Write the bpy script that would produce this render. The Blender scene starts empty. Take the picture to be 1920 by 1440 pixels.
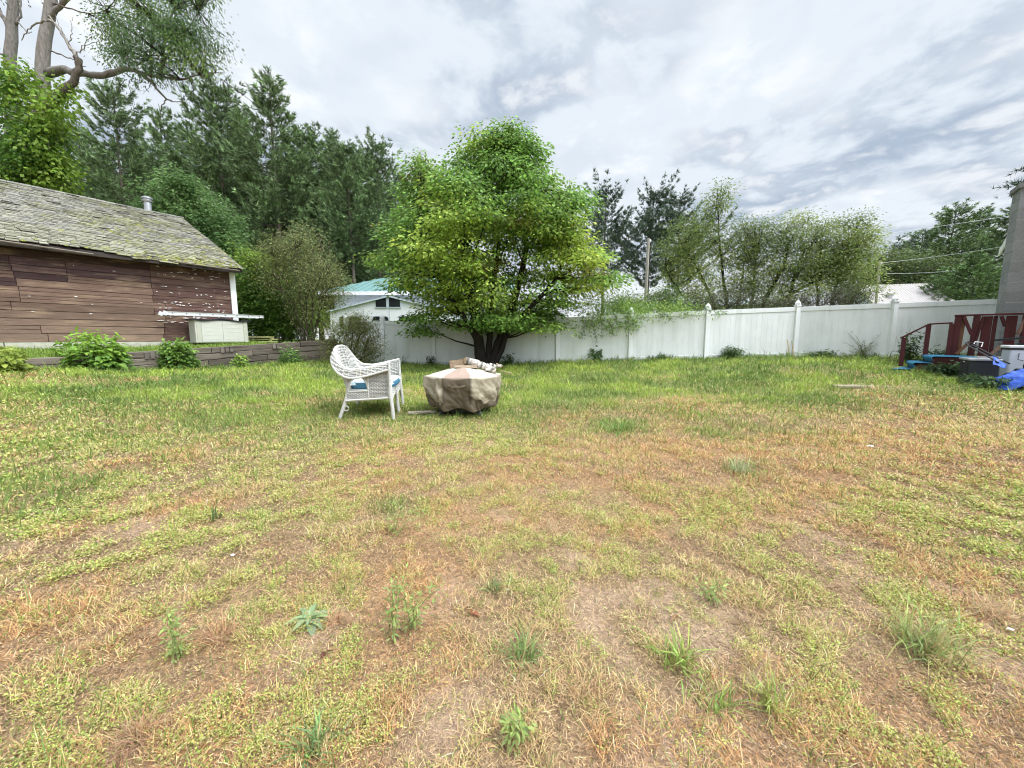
import bpy, math, random
import numpy as np
from mathutils import Vector, Matrix

SC = bpy.context.scene
COL = SC.collection
# ---------------------------------------------------------------- camera
F_PX, CAM_H, PITCH = 721.0, 1.35, math.radians(6.8)
cam_d = bpy.data.cameras.new('camera')
cam = bpy.data.objects.new('camera', cam_d)
COL.objects.link(cam)
cam.location = (0, 0, CAM_H)
cam.rotation_euler = (math.pi / 2 - PITCH, 0, 0)
cam_d.sensor_width = 36.0
cam_d.lens = 36.0 * F_PX / 1920.0
cam_d.clip_start, cam_d.clip_end = 0.05, 1500
SC.camera = cam
# ---------------------------------------------------------------- world, sun, exposure
SC.view_settings.view_transform = 'Standard'
SC.view_settings.look = 'None'
SC.view_settings.exposure = 0.68
SC.view_settings.gamma = 1.0
SC.cycles.filter_width = 1.1
SUN_EL, SUN_AZ = math.radians(56), math.radians(122)     # high at the right, a little behind the camera
SUN_DIR = Vector((math.sin(SUN_AZ) * math.cos(SUN_EL), math.cos(SUN_AZ) * math.cos(SUN_EL), math.sin(SUN_EL)))
CLOUD_GAIN = 0.72


def build_world():
    w = bpy.data.worlds.new('World')
    SC.world = w
    w.use_nodes = True
    nt = w.node_tree
    N, L = nt.nodes, nt.links
    N.clear()
    out = N.new('ShaderNodeOutputWorld')
    bg = N.new('ShaderNodeBackground')
    bg.inputs['Strength'].default_value = 0.1
    L.new(bg.outputs[0], out.inputs[0])
    sky = N.new('ShaderNodeTexSky')
    sky.sky_type = 'NISHITA'
    sky.sun_disc = False
    sky.sun_elevation = SUN_EL
    sky.sun_rotation = SUN_AZ
    tc = N.new('ShaderNodeTexCoord')
    sep = N.new('ShaderNodeSeparateXYZ')
    L.new(tc.outputs['Generated'], sep.inputs[0])

    def m(op, a, b=None, c=None, clamp=False):
        n = N.new('ShaderNodeMath')
        n.operation = op
        n.use_clamp = clamp
        for i, s in enumerate((a, b, c)):
            if s is None:
                continue
            if isinstance(s, (int, float)):
                n.inputs[i].default_value = s
            else:
                L.new(s, n.inputs[i])
        return n.outputs[0]
    zz = m('MAXIMUM', m('ADD', sep.outputs[2], 0.10), 0.03)
    px, py = m('DIVIDE', sep.outputs[0], zz), m('DIVIDE', sep.outputs[1], zz)
    # a cloud layer seen from below, combed along one wind direction
    ca, sa = math.cos(math.radians(38)), math.sin(math.radians(38))
    al = m('ADD', m('MULTIPLY', px, sa), m('MULTIPLY', py, ca))
    ac = m('SUBTRACT', m('MULTIPLY', px, ca), m('MULTIPLY', py, sa))
    cmb = N.new('ShaderNodeCombineXYZ')
    L.new(m('MULTIPLY', al, 0.95), cmb.inputs[0])
    L.new(ac, cmb.inputs[1])

    def noise(scale, detail, rough, off, dist=0.0):
        mp = N.new('ShaderNodeMapping')
        mp.inputs['Location'].default_value = off
        L.new(cmb.outputs[0], mp.inputs[0])
        n = N.new('ShaderNodeTexNoise')
        n.inputs['Scale'].default_value = scale
        n.inputs['Detail'].default_value = detail
        n.inputs['Roughness'].default_value = rough
        n.inputs['Distortion'].default_value = dist
        L.new(mp.outputs[0], n.inputs['Vector'])
        return n.outputs[0]

    def ramp(x, lo, hi):
        r = N.new('ShaderNodeMapRange')
        r.interpolation_type = 'SMOOTHSTEP'
        r.inputs['From Min'].default_value = lo
        r.inputs['From Max'].default_value = hi
        L.new(x, r.inputs['Value'])
        return r.outputs[0]

    def mix(fac, a, b):
        n = N.new('ShaderNodeMix')
        n.data_type = 'RGBA'
        for s, i in ((fac, 0), (a, 6), (b, 7)):
            if isinstance(s, tuple):
                n.inputs[i].default_value = s + (1,)
            elif isinstance(s, float):
                n.inputs[i].default_value = s
            else:
                L.new(s, n.inputs[i])
        return n.outputs[2]
    big = noise(1.0, 3.0, 0.5, (3.1, 0.4, 0), 0.2)
    fine = noise(3.4, 7.0, 0.58, (1.7, 5.2, 0), 0.25)
    thick = m('ADD', m('MULTIPLY', big, 0.58), m('MULTIPLY', fine, 0.42))
    dark = ramp(thick, 0.47, 0.59)
    cloud = mix(dark, (7.1, 7.75, 8.45), (3.95, 4.75, 5.9))
    wisp = ramp(fine, 0.50, 0.68)
    cloud = mix(m('MULTIPLY', wisp, 0.60), cloud, (9.7, 9.8, 9.9))
    # thin places let a little of the blue behind through
    gap = m('MULTIPLY', ramp(thick, 0.46, 0.36), 0.10)
    base = mix(gap, cloud, sky.outputs[0])
    # pale band near the horizon
    hz = ramp(sep.outputs[2], 0.30, 0.0)
    base = mix(m('MULTIPLY', hz, 0.5), base, (9.4, 9.5, 9.4))
    # the cloud deck is brightest round the veiled sun, high up behind the camera
    dot = N.new('ShaderNodeVectorMath')
    dot.operation = 'DOT_PRODUCT'
    L.new(tc.outputs['Generated'], dot.inputs[0])
    dot.inputs[1].default_value = tuple(SUN_DIR)
    lobe = ramp(dot.outputs['Value'], 0.62, 0.98)
    zen = ramp(sep.outputs[2], 0.66, 0.95)
    gain = m('ADD', m('ADD', 1.0, m('MULTIPLY', lobe, 5.0)), m('MULTIPLY', zen, 2.2))
    sc = N.new('ShaderNodeVectorMath')
    sc.operation = 'SCALE'
    L.new(base, sc.inputs[0])
    L.new(m('MULTIPLY', gain, CLOUD_GAIN), sc.inputs['Scale'])
    L.new(sc.outputs[0], bg.inputs['Color'])


build_world()
sun_d = bpy.data.lights.new('sun', 'SUN')
sun_d.energy = 1.5
sun_d.angle = math.radians(12)
sun_d.color = (1.0, 0.96, 0.90)
sun = bpy.data.objects.new('sun', sun_d)
COL.objects.link(sun)
sun.location = (0, 0, 40)
sun.rotation_euler = (-SUN_DIR).to_track_quat('-Z', 'Y').to_euler()

# ---------------------------------------------------------------- helpers
RNG = np.random.default_rng(7)
random.seed(7)


def P(u, v, Y):
    """world point seen at photo pixel (u, v) at world depth Y"""
    a, b = (u - 960.0) / F_PX, (720.0 - v) / F_PX
    d = Vector((a, math.cos(PITCH) + b * math.sin(PITCH), -math.sin(PITCH) + b * math.cos(PITCH)))
    return Vector((0, 0, CAM_H)) + d * (Y / d.y)


ROOTM = {}


def tag(o, label=None, cat=None, group=None, kind=None):
    if label:
        o['label'] = label
    if cat:
        o['category'] = cat
    if group:
        o['group'] = group
    if kind:
        o['kind'] = kind
    return o


def thing(name, label, cat, loc=(0, 0, 0), rz=0.0, group=None):
    o = bpy.data.objects.new(name, None)
    COL.objects.link(o)
    o.empty_display_size = 0.2
    o.location = loc
    o.rotation_euler = (0, 0, rz)
    ROOTM[o.name] = Matrix.Translation(Vector(loc)) @ Matrix.Rotation(rz, 4, 'Z')
    return tag(o, label, cat, group)


def children(o):
    return [c for c in COL.objects if c.parent == o]


def dup(root, loc, rz=0.0, scale=(1, 1, 1), label=None, group=None):
    r = root.copy()
    COL.objects.link(r)
    r.location = loc
    r.rotation_euler = (0, 0, rz)
    r.scale = scale
    if label:
        r['label'] = label
    if group:
        r['group'] = group
    for ch in list(root.children):
        c = ch.copy()
        COL.objects.link(c)
        c.parent = r
        for g in list(ch.children):
            d = g.copy()
            COL.objects.link(d)
            d.parent = c
    return r


def unit(a):
    return a / np.maximum(np.linalg.norm(a, axis=-1, keepdims=True), 1e-9)


class MB:
    """collects geometry, then links it as ONE mesh object"""

    def __init__(self, col=(0.5, 0.5, 0.5)):
        self.v, self.f, self.c, self.n, self.col = [], [], [], 0, col

    def add(self, v, f, col=None):
        v = np.asarray(v, dtype=np.float64).reshape(-1, 3)
        col = self.col if col is None else col
        c = np.asarray(col, dtype=np.float64)
        if c.ndim == 1:
            c = np.tile(c[:3], (len(v), 1))
        if isinstance(f, np.ndarray):
            self.f.append(f + self.n)
        else:
            by = {}
            for q in f:
                by.setdefault(len(q), []).append(q)
            for k in by:
                self.f.append(np.asarray(by[k], dtype=np.int64) + self.n)
        self.v.append(v)
        self.c.append(c)
        self.n += len(v)
        return self

    def box(self, c, s, rot=None, col=None, taper=None):
        x, y, z = s[0] / 2, s[1] / 2, s[2] / 2
        v = np.array([(-x, -y, -z), (x, -y, -z), (x, y, -z), (-x, y, -z), (-x, -y, z), (x, -y, z), (x, y, z), (-x, y, z)])
        if taper:
            v[4:, 0] *= taper
            v[4:, 1] *= taper
        if rot is not None:
            v = v @ np.array(rot.to_3x3()).T
        v = v + np.array(c)
        return self.add(v, [(0, 3, 2, 1), (4, 5, 6, 7), (0, 1, 5, 4), (1, 2, 6, 5), (2, 3, 7, 6), (3, 0, 4, 7)], col)

    def bar(self, a, b, w, h, col=None, up=(0, 0, 1)):
        a, b = Vector(a), Vector(b)
        d = (b - a)
        ln = d.length
        x = d.normalized()
        u = Vector(up)
        if abs(x.dot(u)) > 0.98:
            u = Vector((0, 1, 0))
        y = u.cross(x).normalized()
        z = x.cross(y)
        rot = Matrix((x, y, z)).transposed()
        return self.box((a + b) / 2, (ln, w, h), rot, col)

    def tube(self, pts, r, n=8, col=None, cap=True):
        p = np.asarray([tuple(q) for q in pts], dtype=np.float64)
        k = len(p)
        r = np.full(k, r, dtype=float) if np.isscalar(r) else np.asarray(r, dtype=float)
        t = np.gradient(p, axis=0) if k > 2 else np.tile(p[1] - p[0], (2, 1))
        t = unit(t)
        ref = np.array([0.0, 0, 1]) if abs(t[0][2]) < 0.9 else np.array([1.0, 0, 0])
        a0 = unit(np.cross(t[0], ref))
        rings = []
        ang = np.linspace(0, 2 * np.pi, n, endpoint=False)
        for i in range(k):
            a0 = unit(a0 - t[i] * np.dot(a0, t[i]))
            b0 = np.cross(t[i], a0)
            rings.append(p[i] + r[i] * (np.cos(ang)[:, None] * a0 + np.sin(ang)[:, None] * b0))
        v = np.concatenate(rings)
        i = np.arange(k - 1)[:, None] * n
        j = np.arange(n)[None, :]
        j2 = (j + 1) % n
        q = np.stack([i + j, i + j2, i + n + j2, i + n + j], -1).reshape(-1, 4)
        cc = col
        if col is not None and np.ndim(col) == 2:
            cc = np.repeat(np.asarray(col), n, axis=0)
        self.add(v, q, cc)
        if cap:
            base = self.n - len(v)
            self.f.append(np.array([list(range(n))[::-1]]) + base)
            self.f.append(np.array([list(range(n))]) + base + (k - 1) * n)
        return self

    def lathe(self, prof, n=16, c=(0, 0, 0), col=None, sx=1.0, sy=1.0):
        pr = np.asarray(prof, dtype=float)
        ang = np.linspace(0, 2 * np.pi, n, endpoint=False)
        v = np.stack([pr[:, None, 0] * np.cos(ang) * sx + c[0], pr[:, None, 0] * np.sin(ang) * sy + c[1],
                      np.repeat(pr[:, 1:2], n, 1) + c[2]], -1).reshape(-1, 3)
        k = len(pr)
        i = np.arange(k - 1)[:, None] * n
        j = np.arange(n)[None, :]
        j2 = (j + 1) % n
        q = np.stack([i + j, i + j2, i + n + j2, i + n + j], -1).reshape(-1, 4)
        return self.add(v, q, col)

    def sheet(self, g, col=None, thick=0.0):
        """g: (a, b, 3) grid of points -> quads"""
        a, b = g.shape[:2]
        i = np.arange(a - 1)[:, None] * b
        j = np.arange(b - 1)[None, :]
        q = np.stack([i + j, i + j + 1, i + b + j + 1, i + b + j], -1).reshape(-1, 4)
        c = col if col is None or np.ndim(col) < 3 else np.asarray(col).reshape(-1, 3)
        return self.add(g.reshape(-1, 3), q, c)

    def prism(self, poly, d, col=None):
        """poly: list of 3D points (a planar outline), d: extrusion vector"""
        n = len(poly)
        a = np.array([tuple(p) for p in poly])
        v = np.concatenate([a, a + np.array(tuple(d))])
        f = [tuple(range(n))[::-1], tuple(range(n, 2 * n))]
        f += [(i, (i + 1) % n, n + (i + 1) % n, n + i) for i in range(n)]
        return self.add(v, f, col)

    def build(self, name, mat, parent=None, world=None, smooth=False, bevel=0.0, solid=0.0, subsurf=0):
        v = np.concatenate(self.v)
        if world is not None:
            m = np.array(ROOTM[world.name].inverted())
            v = v @ m[:3, :3].T + m[:3, 3]
        me = bpy.data.meshes.new(name)
        me.vertices.add(len(v))
        me.vertices.foreach_set('co', v.astype(np.float32).ravel())
        loops = np.concatenate([f.ravel() for f in self.f])
        sizes = np.concatenate([np.full(len(f), f.shape[1]) for f in self.f])
        me.loops.add(len(loops))
        me.loops.foreach_set('vertex_index', loops.astype(np.int32))
        me.polygons.add(len(sizes))
        st = np.concatenate([[0], np.cumsum(sizes)[:-1]])
        me.polygons.foreach_set('loop_start', st.astype(np.int32))
        me.polygons.foreach_set('loop_total', sizes.astype(np.int32))
        me.update(calc_edges=True)
        c = np.concatenate(self.c)
        at = me.color_attributes.new('Col', 'FLOAT_COLOR', 'POINT')
        at.data.foreach_set('color', np.concatenate([c, np.ones((len(c), 1))], 1).astype(np.float32).ravel())
        me.polygons.foreach_set('use_smooth', np.full(len(sizes), bool(smooth)))
        me.materials.append(mat)
        o = bpy.data.objects.new(name, me)
        COL.objects.link(o)
        if parent is not None:
            o.parent = parent
        if solid:
            s = o.modifiers.new('thickness', 'SOLIDIFY')
            s.thickness = solid
            s.offset = 0
        if bevel:
            b = o.modifiers.new('bevel', 'BEVEL')
            b.width = bevel
            b.segments = 2
            b.limit_method = 'ANGLE'
        if subsurf:
            s = o.modifiers.new('subsurf', 'SUBSURF')
            s.levels = s.render_levels = subsurf
        return o


def pm(name, col=None, rough=0.6, var=0.15, scale=8.0, stretch=(1, 1, 1), bump=0.0, metal=0.0, spec=0.3, transl=0.0,
       tint=None, tint_scale=2.0, tint_lo=0.5, tint_hi=0.7, tint_stretch=(1, 1, 1), detail=6.0, bump_scale=None, tint_amt=1.0):
    """procedural material: colour (or the mesh's Col attribute) x noise, an optional stain colour, bump"""
    mt = bpy.data.materials.new(name)
    mt.use_nodes = True
    nt = mt.node_tree
    N, L = nt.nodes, nt.links
    bs = N['Principled BSDF']
    out = N['Material Output']
    tc = N.new('ShaderNodeTexCoord')

    def noise(sc, st, det=detail):
        mp = N.new('ShaderNodeMapping')
        mp.inputs['Scale'].default_value = st
        L.new(tc.outputs['Object'], mp.inputs[0])
        n = N.new('ShaderNodeTexNoise')
        n.inputs['Scale'].default_value = sc
        n.inputs['Detail'].default_value = det
        n.inputs['Roughness'].default_value = 0.6
        L.new(mp.outputs[0], n.inputs['Vector'])
        return n.outputs[0]
    if col is None:
        at = N.new('ShaderNodeAttribute')
        at.attribute_name = 'Col'
        c = at.outputs['Color']
    else:
        rg = N.new('ShaderNodeRGB')
        rg.outputs[0].default_value = tuple(col) + (1,)
        c = rg.outputs[0]
    nf = None
    if var or bump:
        nf = noise(scale, stretch)
    if tint is not None:
        r = N.new('ShaderNodeMapRange')
        r.interpolation_type = 'SMOOTHSTEP'
        r.inputs['From Min'].default_value = tint_lo
        r.inputs['From Max'].default_value = tint_hi
        r.inputs['To Max'].default_value = tint_amt
        L.new(noise(tint_scale, tint_stretch), r.inputs['Value'])
        mx = N.new('ShaderNodeMix')
        mx.data_type = 'RGBA'
        L.new(r.outputs[0], mx.inputs[0])
        L.new(c, mx.inputs[6])
        mx.inputs[7].default_value = tuple(tint) + (1,)
        c = mx.outputs[2]
    if var:
        r = N.new('ShaderNodeMapRange')
        r.inputs['From Min'].default_value = 0.25
        r.inputs['From Max'].default_value = 0.75
        r.inputs['To Min'].default_value = 1 - var
        r.inputs['To Max'].default_value = 1 + var
        L.new(nf, r.inputs['Value'])
        s = N.new('ShaderNodeVectorMath')
        s.operation = 'SCALE'
        L.new(c, s.inputs[0])
        L.new(r.outputs[0], s.inputs['Scale'])
        c = s.outputs[0]
    L.new(c, bs.inputs['Base Color'])
    bs.inputs['Roughness'].default_value = rough
    bs.inputs['Metallic'].default_value = metal
    bs.inputs['Specular IOR Level'].default_value = spec
    if bump:
        b = N.new('ShaderNodeBump')
        b.inputs['Strength'].default_value = bump
        b.inputs['Distance'].default_value = 0.02
        L.new(nf if bump_scale is None else noise(bump_scale, stretch), b.inputs['Height'])
        L.new(b.outputs[0], bs.inputs['Normal'])
    if transl:
        tr = N.new('ShaderNodeBsdfTranslucent')
        L.new(c, tr.inputs['Color'])
        ms = N.new('ShaderNodeMixShader')
        ms.inputs[0].default_value = transl
        L.new(bs.outputs[0], ms.inputs[1])
        L.new(tr.outputs[0], ms.inputs[2])
        L.new(ms.outputs[0], out.inputs[0])
    return mt


# smooth 2-D value noise, vectorised
LAT = np.random.default_rng(11).random((8, 256, 256))


def vnoise(x, y, seed=0):
    xi, yi = np.floor(x).astype(int), np.floor(y).astype(int)
    fx, fy = x - xi, y - yi
    fx, fy = fx * fx * (3 - 2 * fx), fy * fy * (3 - 2 * fy)
    t = LAT[seed % 8]
    g = lambda i, j: t[(xi + i + 37 * seed) % 256, (yi + j + 91 * seed) % 256]
    return (g(0, 0) * (1 - fx) + g(1, 0) * fx) * (1 - fy) + (g(0, 1) * (1 - fx) + g(1, 1) * fx) * fy


def fbm(x, y, size, octv=4, seed=0):
    s, a, tot = 0.0, 1.0, 0.0
    for k in range(octv):
        s = s + a * vnoise(x / size * 2 ** k + 13.7 * k, y / size * 2 ** k + 7.1 * k, seed + k)
        tot += a
        a *= 0.55
    return s / tot


def sstep(lo, hi, x):
    t = np.clip((x - lo) / (hi - lo), 0, 1)
    return t * t * (3 - 2 * t)


# ---------------------------------------------------------------- terrain
CTRL = np.array([
    (0, 0, 0.0), (-2, 0, 0.02), (2, 0, 0.02), (0, 2.5, 0.07), (-3, 3, 0.12), (3, 3, 0.12), (-2.0, 5.4, 0.20), (-0.7, 5.9, 0.20),
    (3, 5.5, 0.22), (-0.9, 12.8, 0.39), (-4.6, 13.8, 0.43), (1.5, 13.15, 0.51), (3.9, 12.7, 0.61), (6.2, 12.3, 0.70), (8.8, 12.0, 0.78),
    (10.6, 10.85, 0.79), (12.97, 10.3, 0.86), (8.4, 8.3, 0.67), (9.2, 7.2, 0.56), (6.0, 6.0, 0.36), (-7.96, 11.5, 0.58), (-6.5, 13.0, 0.55), (-10.45, 8.2, 0.70),
    (-8.7, 10.5, 0.50), (-6, 6, 0.36), (-5, 9.5, 0.40), (1, 9, 0.34), (5, 9, 0.48), (-11.5, 6.5, 0.70), (9.5, 5, 0.45), (0, 22, 0.5), (10, 22, 0.8),
    (20, 20, 0.9), (0, 60, 0.8), (30, 40, 1.0), (-30, 40, 1.0), (-30, 5, 0.9), (30, 5, 0.9), (0, -20, 0.0), (20, -20, 0.2), (-20, -20, 0.2), (0, 150, 1.0)])


def _nw(px, py, vals, w):
    px, py = np.asarray(px, float), np.asarray(py, float)
    num = np.zeros_like(px)
    den = np.full_like(px, 1e-12)
    for (cx, cy, _), q in zip(CTRL, vals):
        r2 = (px - cx) ** 2 + (py - cy) ** 2
        k = np.exp(-r2 / (2 * w * w)) + 1e-6 / (1 + r2)
        num = num + k * q
        den = den + k
    return num / den


_LEVELS = []
_res = CTRL[:, 2].copy()
for _w in (3.0, 1.8, 1.3):
    _LEVELS.append((_w, _res.copy()))
    _res = _res - _nw(CTRL[:, 0], CTRL[:, 1], _res, _w)


def ground(x, y):
    x, y = np.asarray(x, float), np.asarray(y, float)
    return sum(_nw(x, y, q, w) for w, q in _LEVELS)


def gz(x, y):
    return float(ground(np.array([x]), np.array([y]))[0])


G_SEEN = {}


def G(u, v):
    """the point of the lawn seen at photo pixel (u, v)"""
    if (u, v) in G_SEEN:
        return G_SEEN[(u, v)]
    lo, hi = 0.3, 60.0
    for _ in range(40):
        mid = (lo + hi) / 2
        p = P(u, v, mid)
        if p.z > gz(p.x, p.y):
            lo = mid
        else:
            hi = mid
    G_SEEN[(u, v)] = P(u, v, (lo + hi) / 2)
    return G_SEEN[(u, v)]


TERR = np.array([(-10.45, 8.2, 0.88), (-8.7, 10.5, 1.01), (-7.96, 11.5, 1.09), (-6.5, 13.0, 1.18), (-12, 9, 1.09), (-9.3, 12.9, 1.22), (-12.5, 6.5, 0.82), (-20, 20, 1.25)])


def terrace_z(x, y):
    x, y = np.asarray(x, float), np.asarray(y, float)
    num, den = 0.0, 1e-9
    for a, b, c in TERR:
        k = 1.0 / (0.2 + (x - a) ** 2 + (y - b) ** 2)
        num = num + k * c
        den = den + k
    return num / den


TW0, TWD = np.array([-10.45, 8.2]), np.array([0.6, 0.8])          # timber wall line
TWN = np.array([-0.8, 0.6])                                      # towards the barn


def behind_timber(x, y):
    return (x - TW0[0]) * TWN[0] + (y - TW0[1]) * TWN[1]


FENCE_PTS = [(-5.95, 13.95), (-4.6, 13.8), (-2.75, 13.6), (-0.55, 13.4), (1.55, 13.15), (3.88, 12.7), (6.17, 12.3), (8.77, 12.0), (10.61, 10.85), (12.97, 10.3), (15.2, 9.6)]


def fence_y(x):
    return np.interp(x, [p[0] for p in FENCE_PTS], [p[1] for p in FENCE_PTS])


def lawn_mix(x, y):
    """natural cover of the lawn: living green, pale spurge mats, bare sand, red-brown dead grass"""
    n1, n2 = fbm(x, y, 1.6, 4, 1), fbm(x, y, 0.75, 4, 3)
    bd = 5.1 - 0.6 * sstep(0.6, 2.2, -x) + 0.5 * sstep(2.0, 5.0, x)
    g = 0.92 * sstep(-1.1, 2.4, y - bd + 3.0 * (n1 - 0.5))
    g = g * (1 - 0.55 * sstep(0.52, 0.68, fbm(x, y, 1.1, 4, 5)) * sstep(11.5, 7.5, y))
    g = np.maximum(g, 0.40 * sstep(0.5, 0.66, fbm(x, y, 0.9, 3, 6)) * sstep(-1.0, -2.6, x))
    for cu, cv, r, a in ((1160, 798, 0.45, 0.9), (1330, 810, 0.3, 0.7), (60, 930, 0.5, 0.35), (740, 950, 0.16, 0.6), (1400, 880, 0.2, 0.4)):
        c = G(cu, cv)
        g = np.maximum(g, a * np.exp(-(((x - c.x) ** 2 + (y - c.y) ** 2) / (r * r))))
    s = sstep(0.45, 0.60, n2) * np.maximum(sstep(3.6, 2.2, y), 0.55 * sstep(6.0, 4.0, y) * sstep(0.6, -0.6, x))
    for cu, cv, r in ((1500, 1060, 0.35), (1700, 1330, 0.35), (500, 1090, 0.4), (1180, 1060, 0.3), (150, 1340, 0.3), (900, 830, 0.9)):
        c = G(cu, cv)
        s = np.maximum(s, np.exp(-(((x - c.x) ** 2 + (y - c.y) ** 2) / (r * r))))
    b = 0.55 * sstep(0.60, 0.72, fbm(x + 31, y + 9, 0.45, 4, 2)) * sstep(3.6, 2.4, y)
    for cu, cv, r in ((850, 1345, 0.15), (1330, 1195, 0.13), (1280, 1400, 0.18), (1580, 1175, 0.11), (250, 990, 0.16), (1090, 1050, 0.12)):
        c = G(cu, cv)
        b = np.maximum(b, 0.8 * np.exp(-(((x - c.x) ** 2 + (y - c.y) ** 2) / (r * r))))
    rd = sstep(0.48, 0.64, fbm(x + 5, y + 77, 0.55, 3, 4))
    for cu, cv, r in ((1400, 870, 1.1), (1250, 850, 0.9), (1700, 1000, 0.9), (950, 960, 0.5), (1750, 860, 1.0), (1000, 870, 0.7), (700, 900, 0.5), (250, 1210, 0.3), (1500, 940, 0.6)):
        c = G(cu, cv)
        rd = np.maximum(rd, 0.8 * np.exp(-(((x - c.x) ** 2 + (y - c.y) ** 2) / (r * r))))
    return g, s * (1 - b), b * (1 - g), rd * (1 - g)


def lerp(a, b, t):
    return a + (b - a) * t[..., None]


C_SOIL, C_SAND = np.array((0.125, 0.08, 0.055)), np.array((0.47, 0.345, 0.25))
C_DRY, C_RED = np.array((0.60, 0.42, 0.225)), np.array((0.53, 0.275, 0.125))
C_GREEN, C_LIME = np.array((0.15, 0.225, 0.05)), np.array((0.29, 0.38, 0.065))
C_SPURGE = np.array((0.47, 0.475, 0.13))

M_SOIL = pm('lawn soil', None, rough=0.95, var=0.5, scale=38, bump=0.9, spec=0.05, detail=9)


def build_ground():
    near = np.arange(-16, 16.01, 0.14)
    far = np.array([4, 9, 16, 28, 48, 90, 160, 300])
    xs = np.concatenate([-16 - far[::-1], near, 16 + far])
    ys = np.concatenate([np.array([-300, -150, -70, -30, -14, -6, -2.5, -1]), np.arange(-0.5, 15.01, 0.11), 15 + far])
    X, Y = np.meshgrid(xs, ys, indexing='ij')
    Z = ground(X, Y)
    wgt = sstep(17, 12, np.abs(X)) * sstep(16, 13, Y)
    Z = Z + wgt * (0.05 * (fbm(X, Y, 0.9, 4, 2) - 0.5))
    g, s, b, rd = lawn_mix(X, Y)
    c = lerp(np.broadcast_to(C_SOIL, X.shape + (3,)), C_DRY * 0.55, 0.62 * np.ones_like(X))
    c = lerp(c, C_RED * 0.7, rd * 0.5)
    c = lerp(c, C_GREEN * 0.75, g * 0.8)
    c = lerp(c, C_SAND, b * b)
    mb = MB()
    mb.sheet(np.stack([X, Y, Z], -1)[:, ::-1], c[:, ::-1])
    return tag(mb.build('lawn', M_SOIL, smooth=True), kind='structure')


build_ground()


def build_terrace():
    s = np.concatenate([np.arange(-6, 7, 0.4), np.array([8, 10, 14, 20, 30, 60])])
    t = np.concatenate([np.array([0.10, 0.101]), np.arange(0.4, 3, 0.3), np.array([4, 8, 14, 25, 50])])
    S, T = np.meshgrid(s, t, indexing='ij')
    X = TW0[0] + TWD[0] * S + TWN[0] * T
    Y = TW0[1] + TWD[1] * S + TWN[1] * T
    Z = terrace_z(X, Y)
    Z[:, 0] = 0.2
    c = np.broadcast_to(C_GREEN * 0.8, X.shape + (3,))
    mb = MB()
    mb.sheet(np.stack([X, Y, Z], -1), c)
    tag(mb.build('terrace', M_SOIL, smooth=False), kind='structure')


build_terrace()
M_GRASS = pm('grass blades', None, rough=0.6, var=0.0, spec=0.25, transl=0.30)


def blades(mb, p, L, w, tilt, az, col, droop=0.5):
    """p (N,3) roots; one quad and one tip triangle each"""
    n = len(p)
    h = np.stack([np.cos(az), np.sin(az), np.zeros(n)], 1)
    side = np.stack([-np.sin(az), np.cos(az), np.zeros(n)], 1)
    tw = RNG.normal(0, 0.7, n)
    side = unit(side * np.cos(tw)[:, None] + h * np.sin(tw)[:, None])
    up = np.array([0, 0, 1.0])
    d1 = unit(h * np.sin(tilt)[:, None] + up * np.cos(tilt)[:, None])
    t2 = np.minimum(tilt + droop, 1.75)
    d2 = unit(h * np.sin(t2)[:, None] + up * np.cos(t2)[:, None])
    m = p + d1 * (L * 0.55)[:, None]
    tip = m + d2 * (L * 0.45)[:, None]
    tip[:, 2] = np.maximum(tip[:, 2], p[:, 2] + 0.004)
    hw = (w / 2)[:, None]
    v = np.stack([p - side * hw, p + side * hw, m + side * hw * 0.85, m - side * hw * 0.85, tip], 1).reshape(-1, 3)
    i = np.arange(n)[:, None] * 5
    mb.f.append(i + np.array([[0, 1, 2, 3]]) + mb.n)
    mb.f.append(i + np.array([[3, 2, 4]]) + mb.n)
    mb.v.append(v)
    mb.c.append(np.repeat(col, 5, axis=0))
    mb.n += len(v)


def leaves(mb, p, axis, nrm, L, wid, col, fold=0.15):
    """small rhombic leaves, two triangles each"""
    n = len(p)
    axis = unit(axis)
    side = unit(np.cross(nrm, axis))
    up = np.cross(axis, side)
    hw = (L * wid / 2)[:, None]
    Lc = L[:, None]
    a, t = p, p + axis * Lc
    mid = p + axis * Lc * 0.42
    l = mid - side * hw + up * hw * fold
    r = mid + side * hw + up * hw * fold
    v = np.stack([a, r, t, l], 1).reshape(-1, 3)
    i = np.arange(n)[:, None] * 4
    mb.f.append(np.concatenate([i + np.array([[0, 1, 2]]), i + np.array([[0, 2, 3]])]) + mb.n)
    mb.v.append(v)
    mb.c.append(np.repeat(col, 4, axis=0))
    mb.n += len(v)


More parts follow.
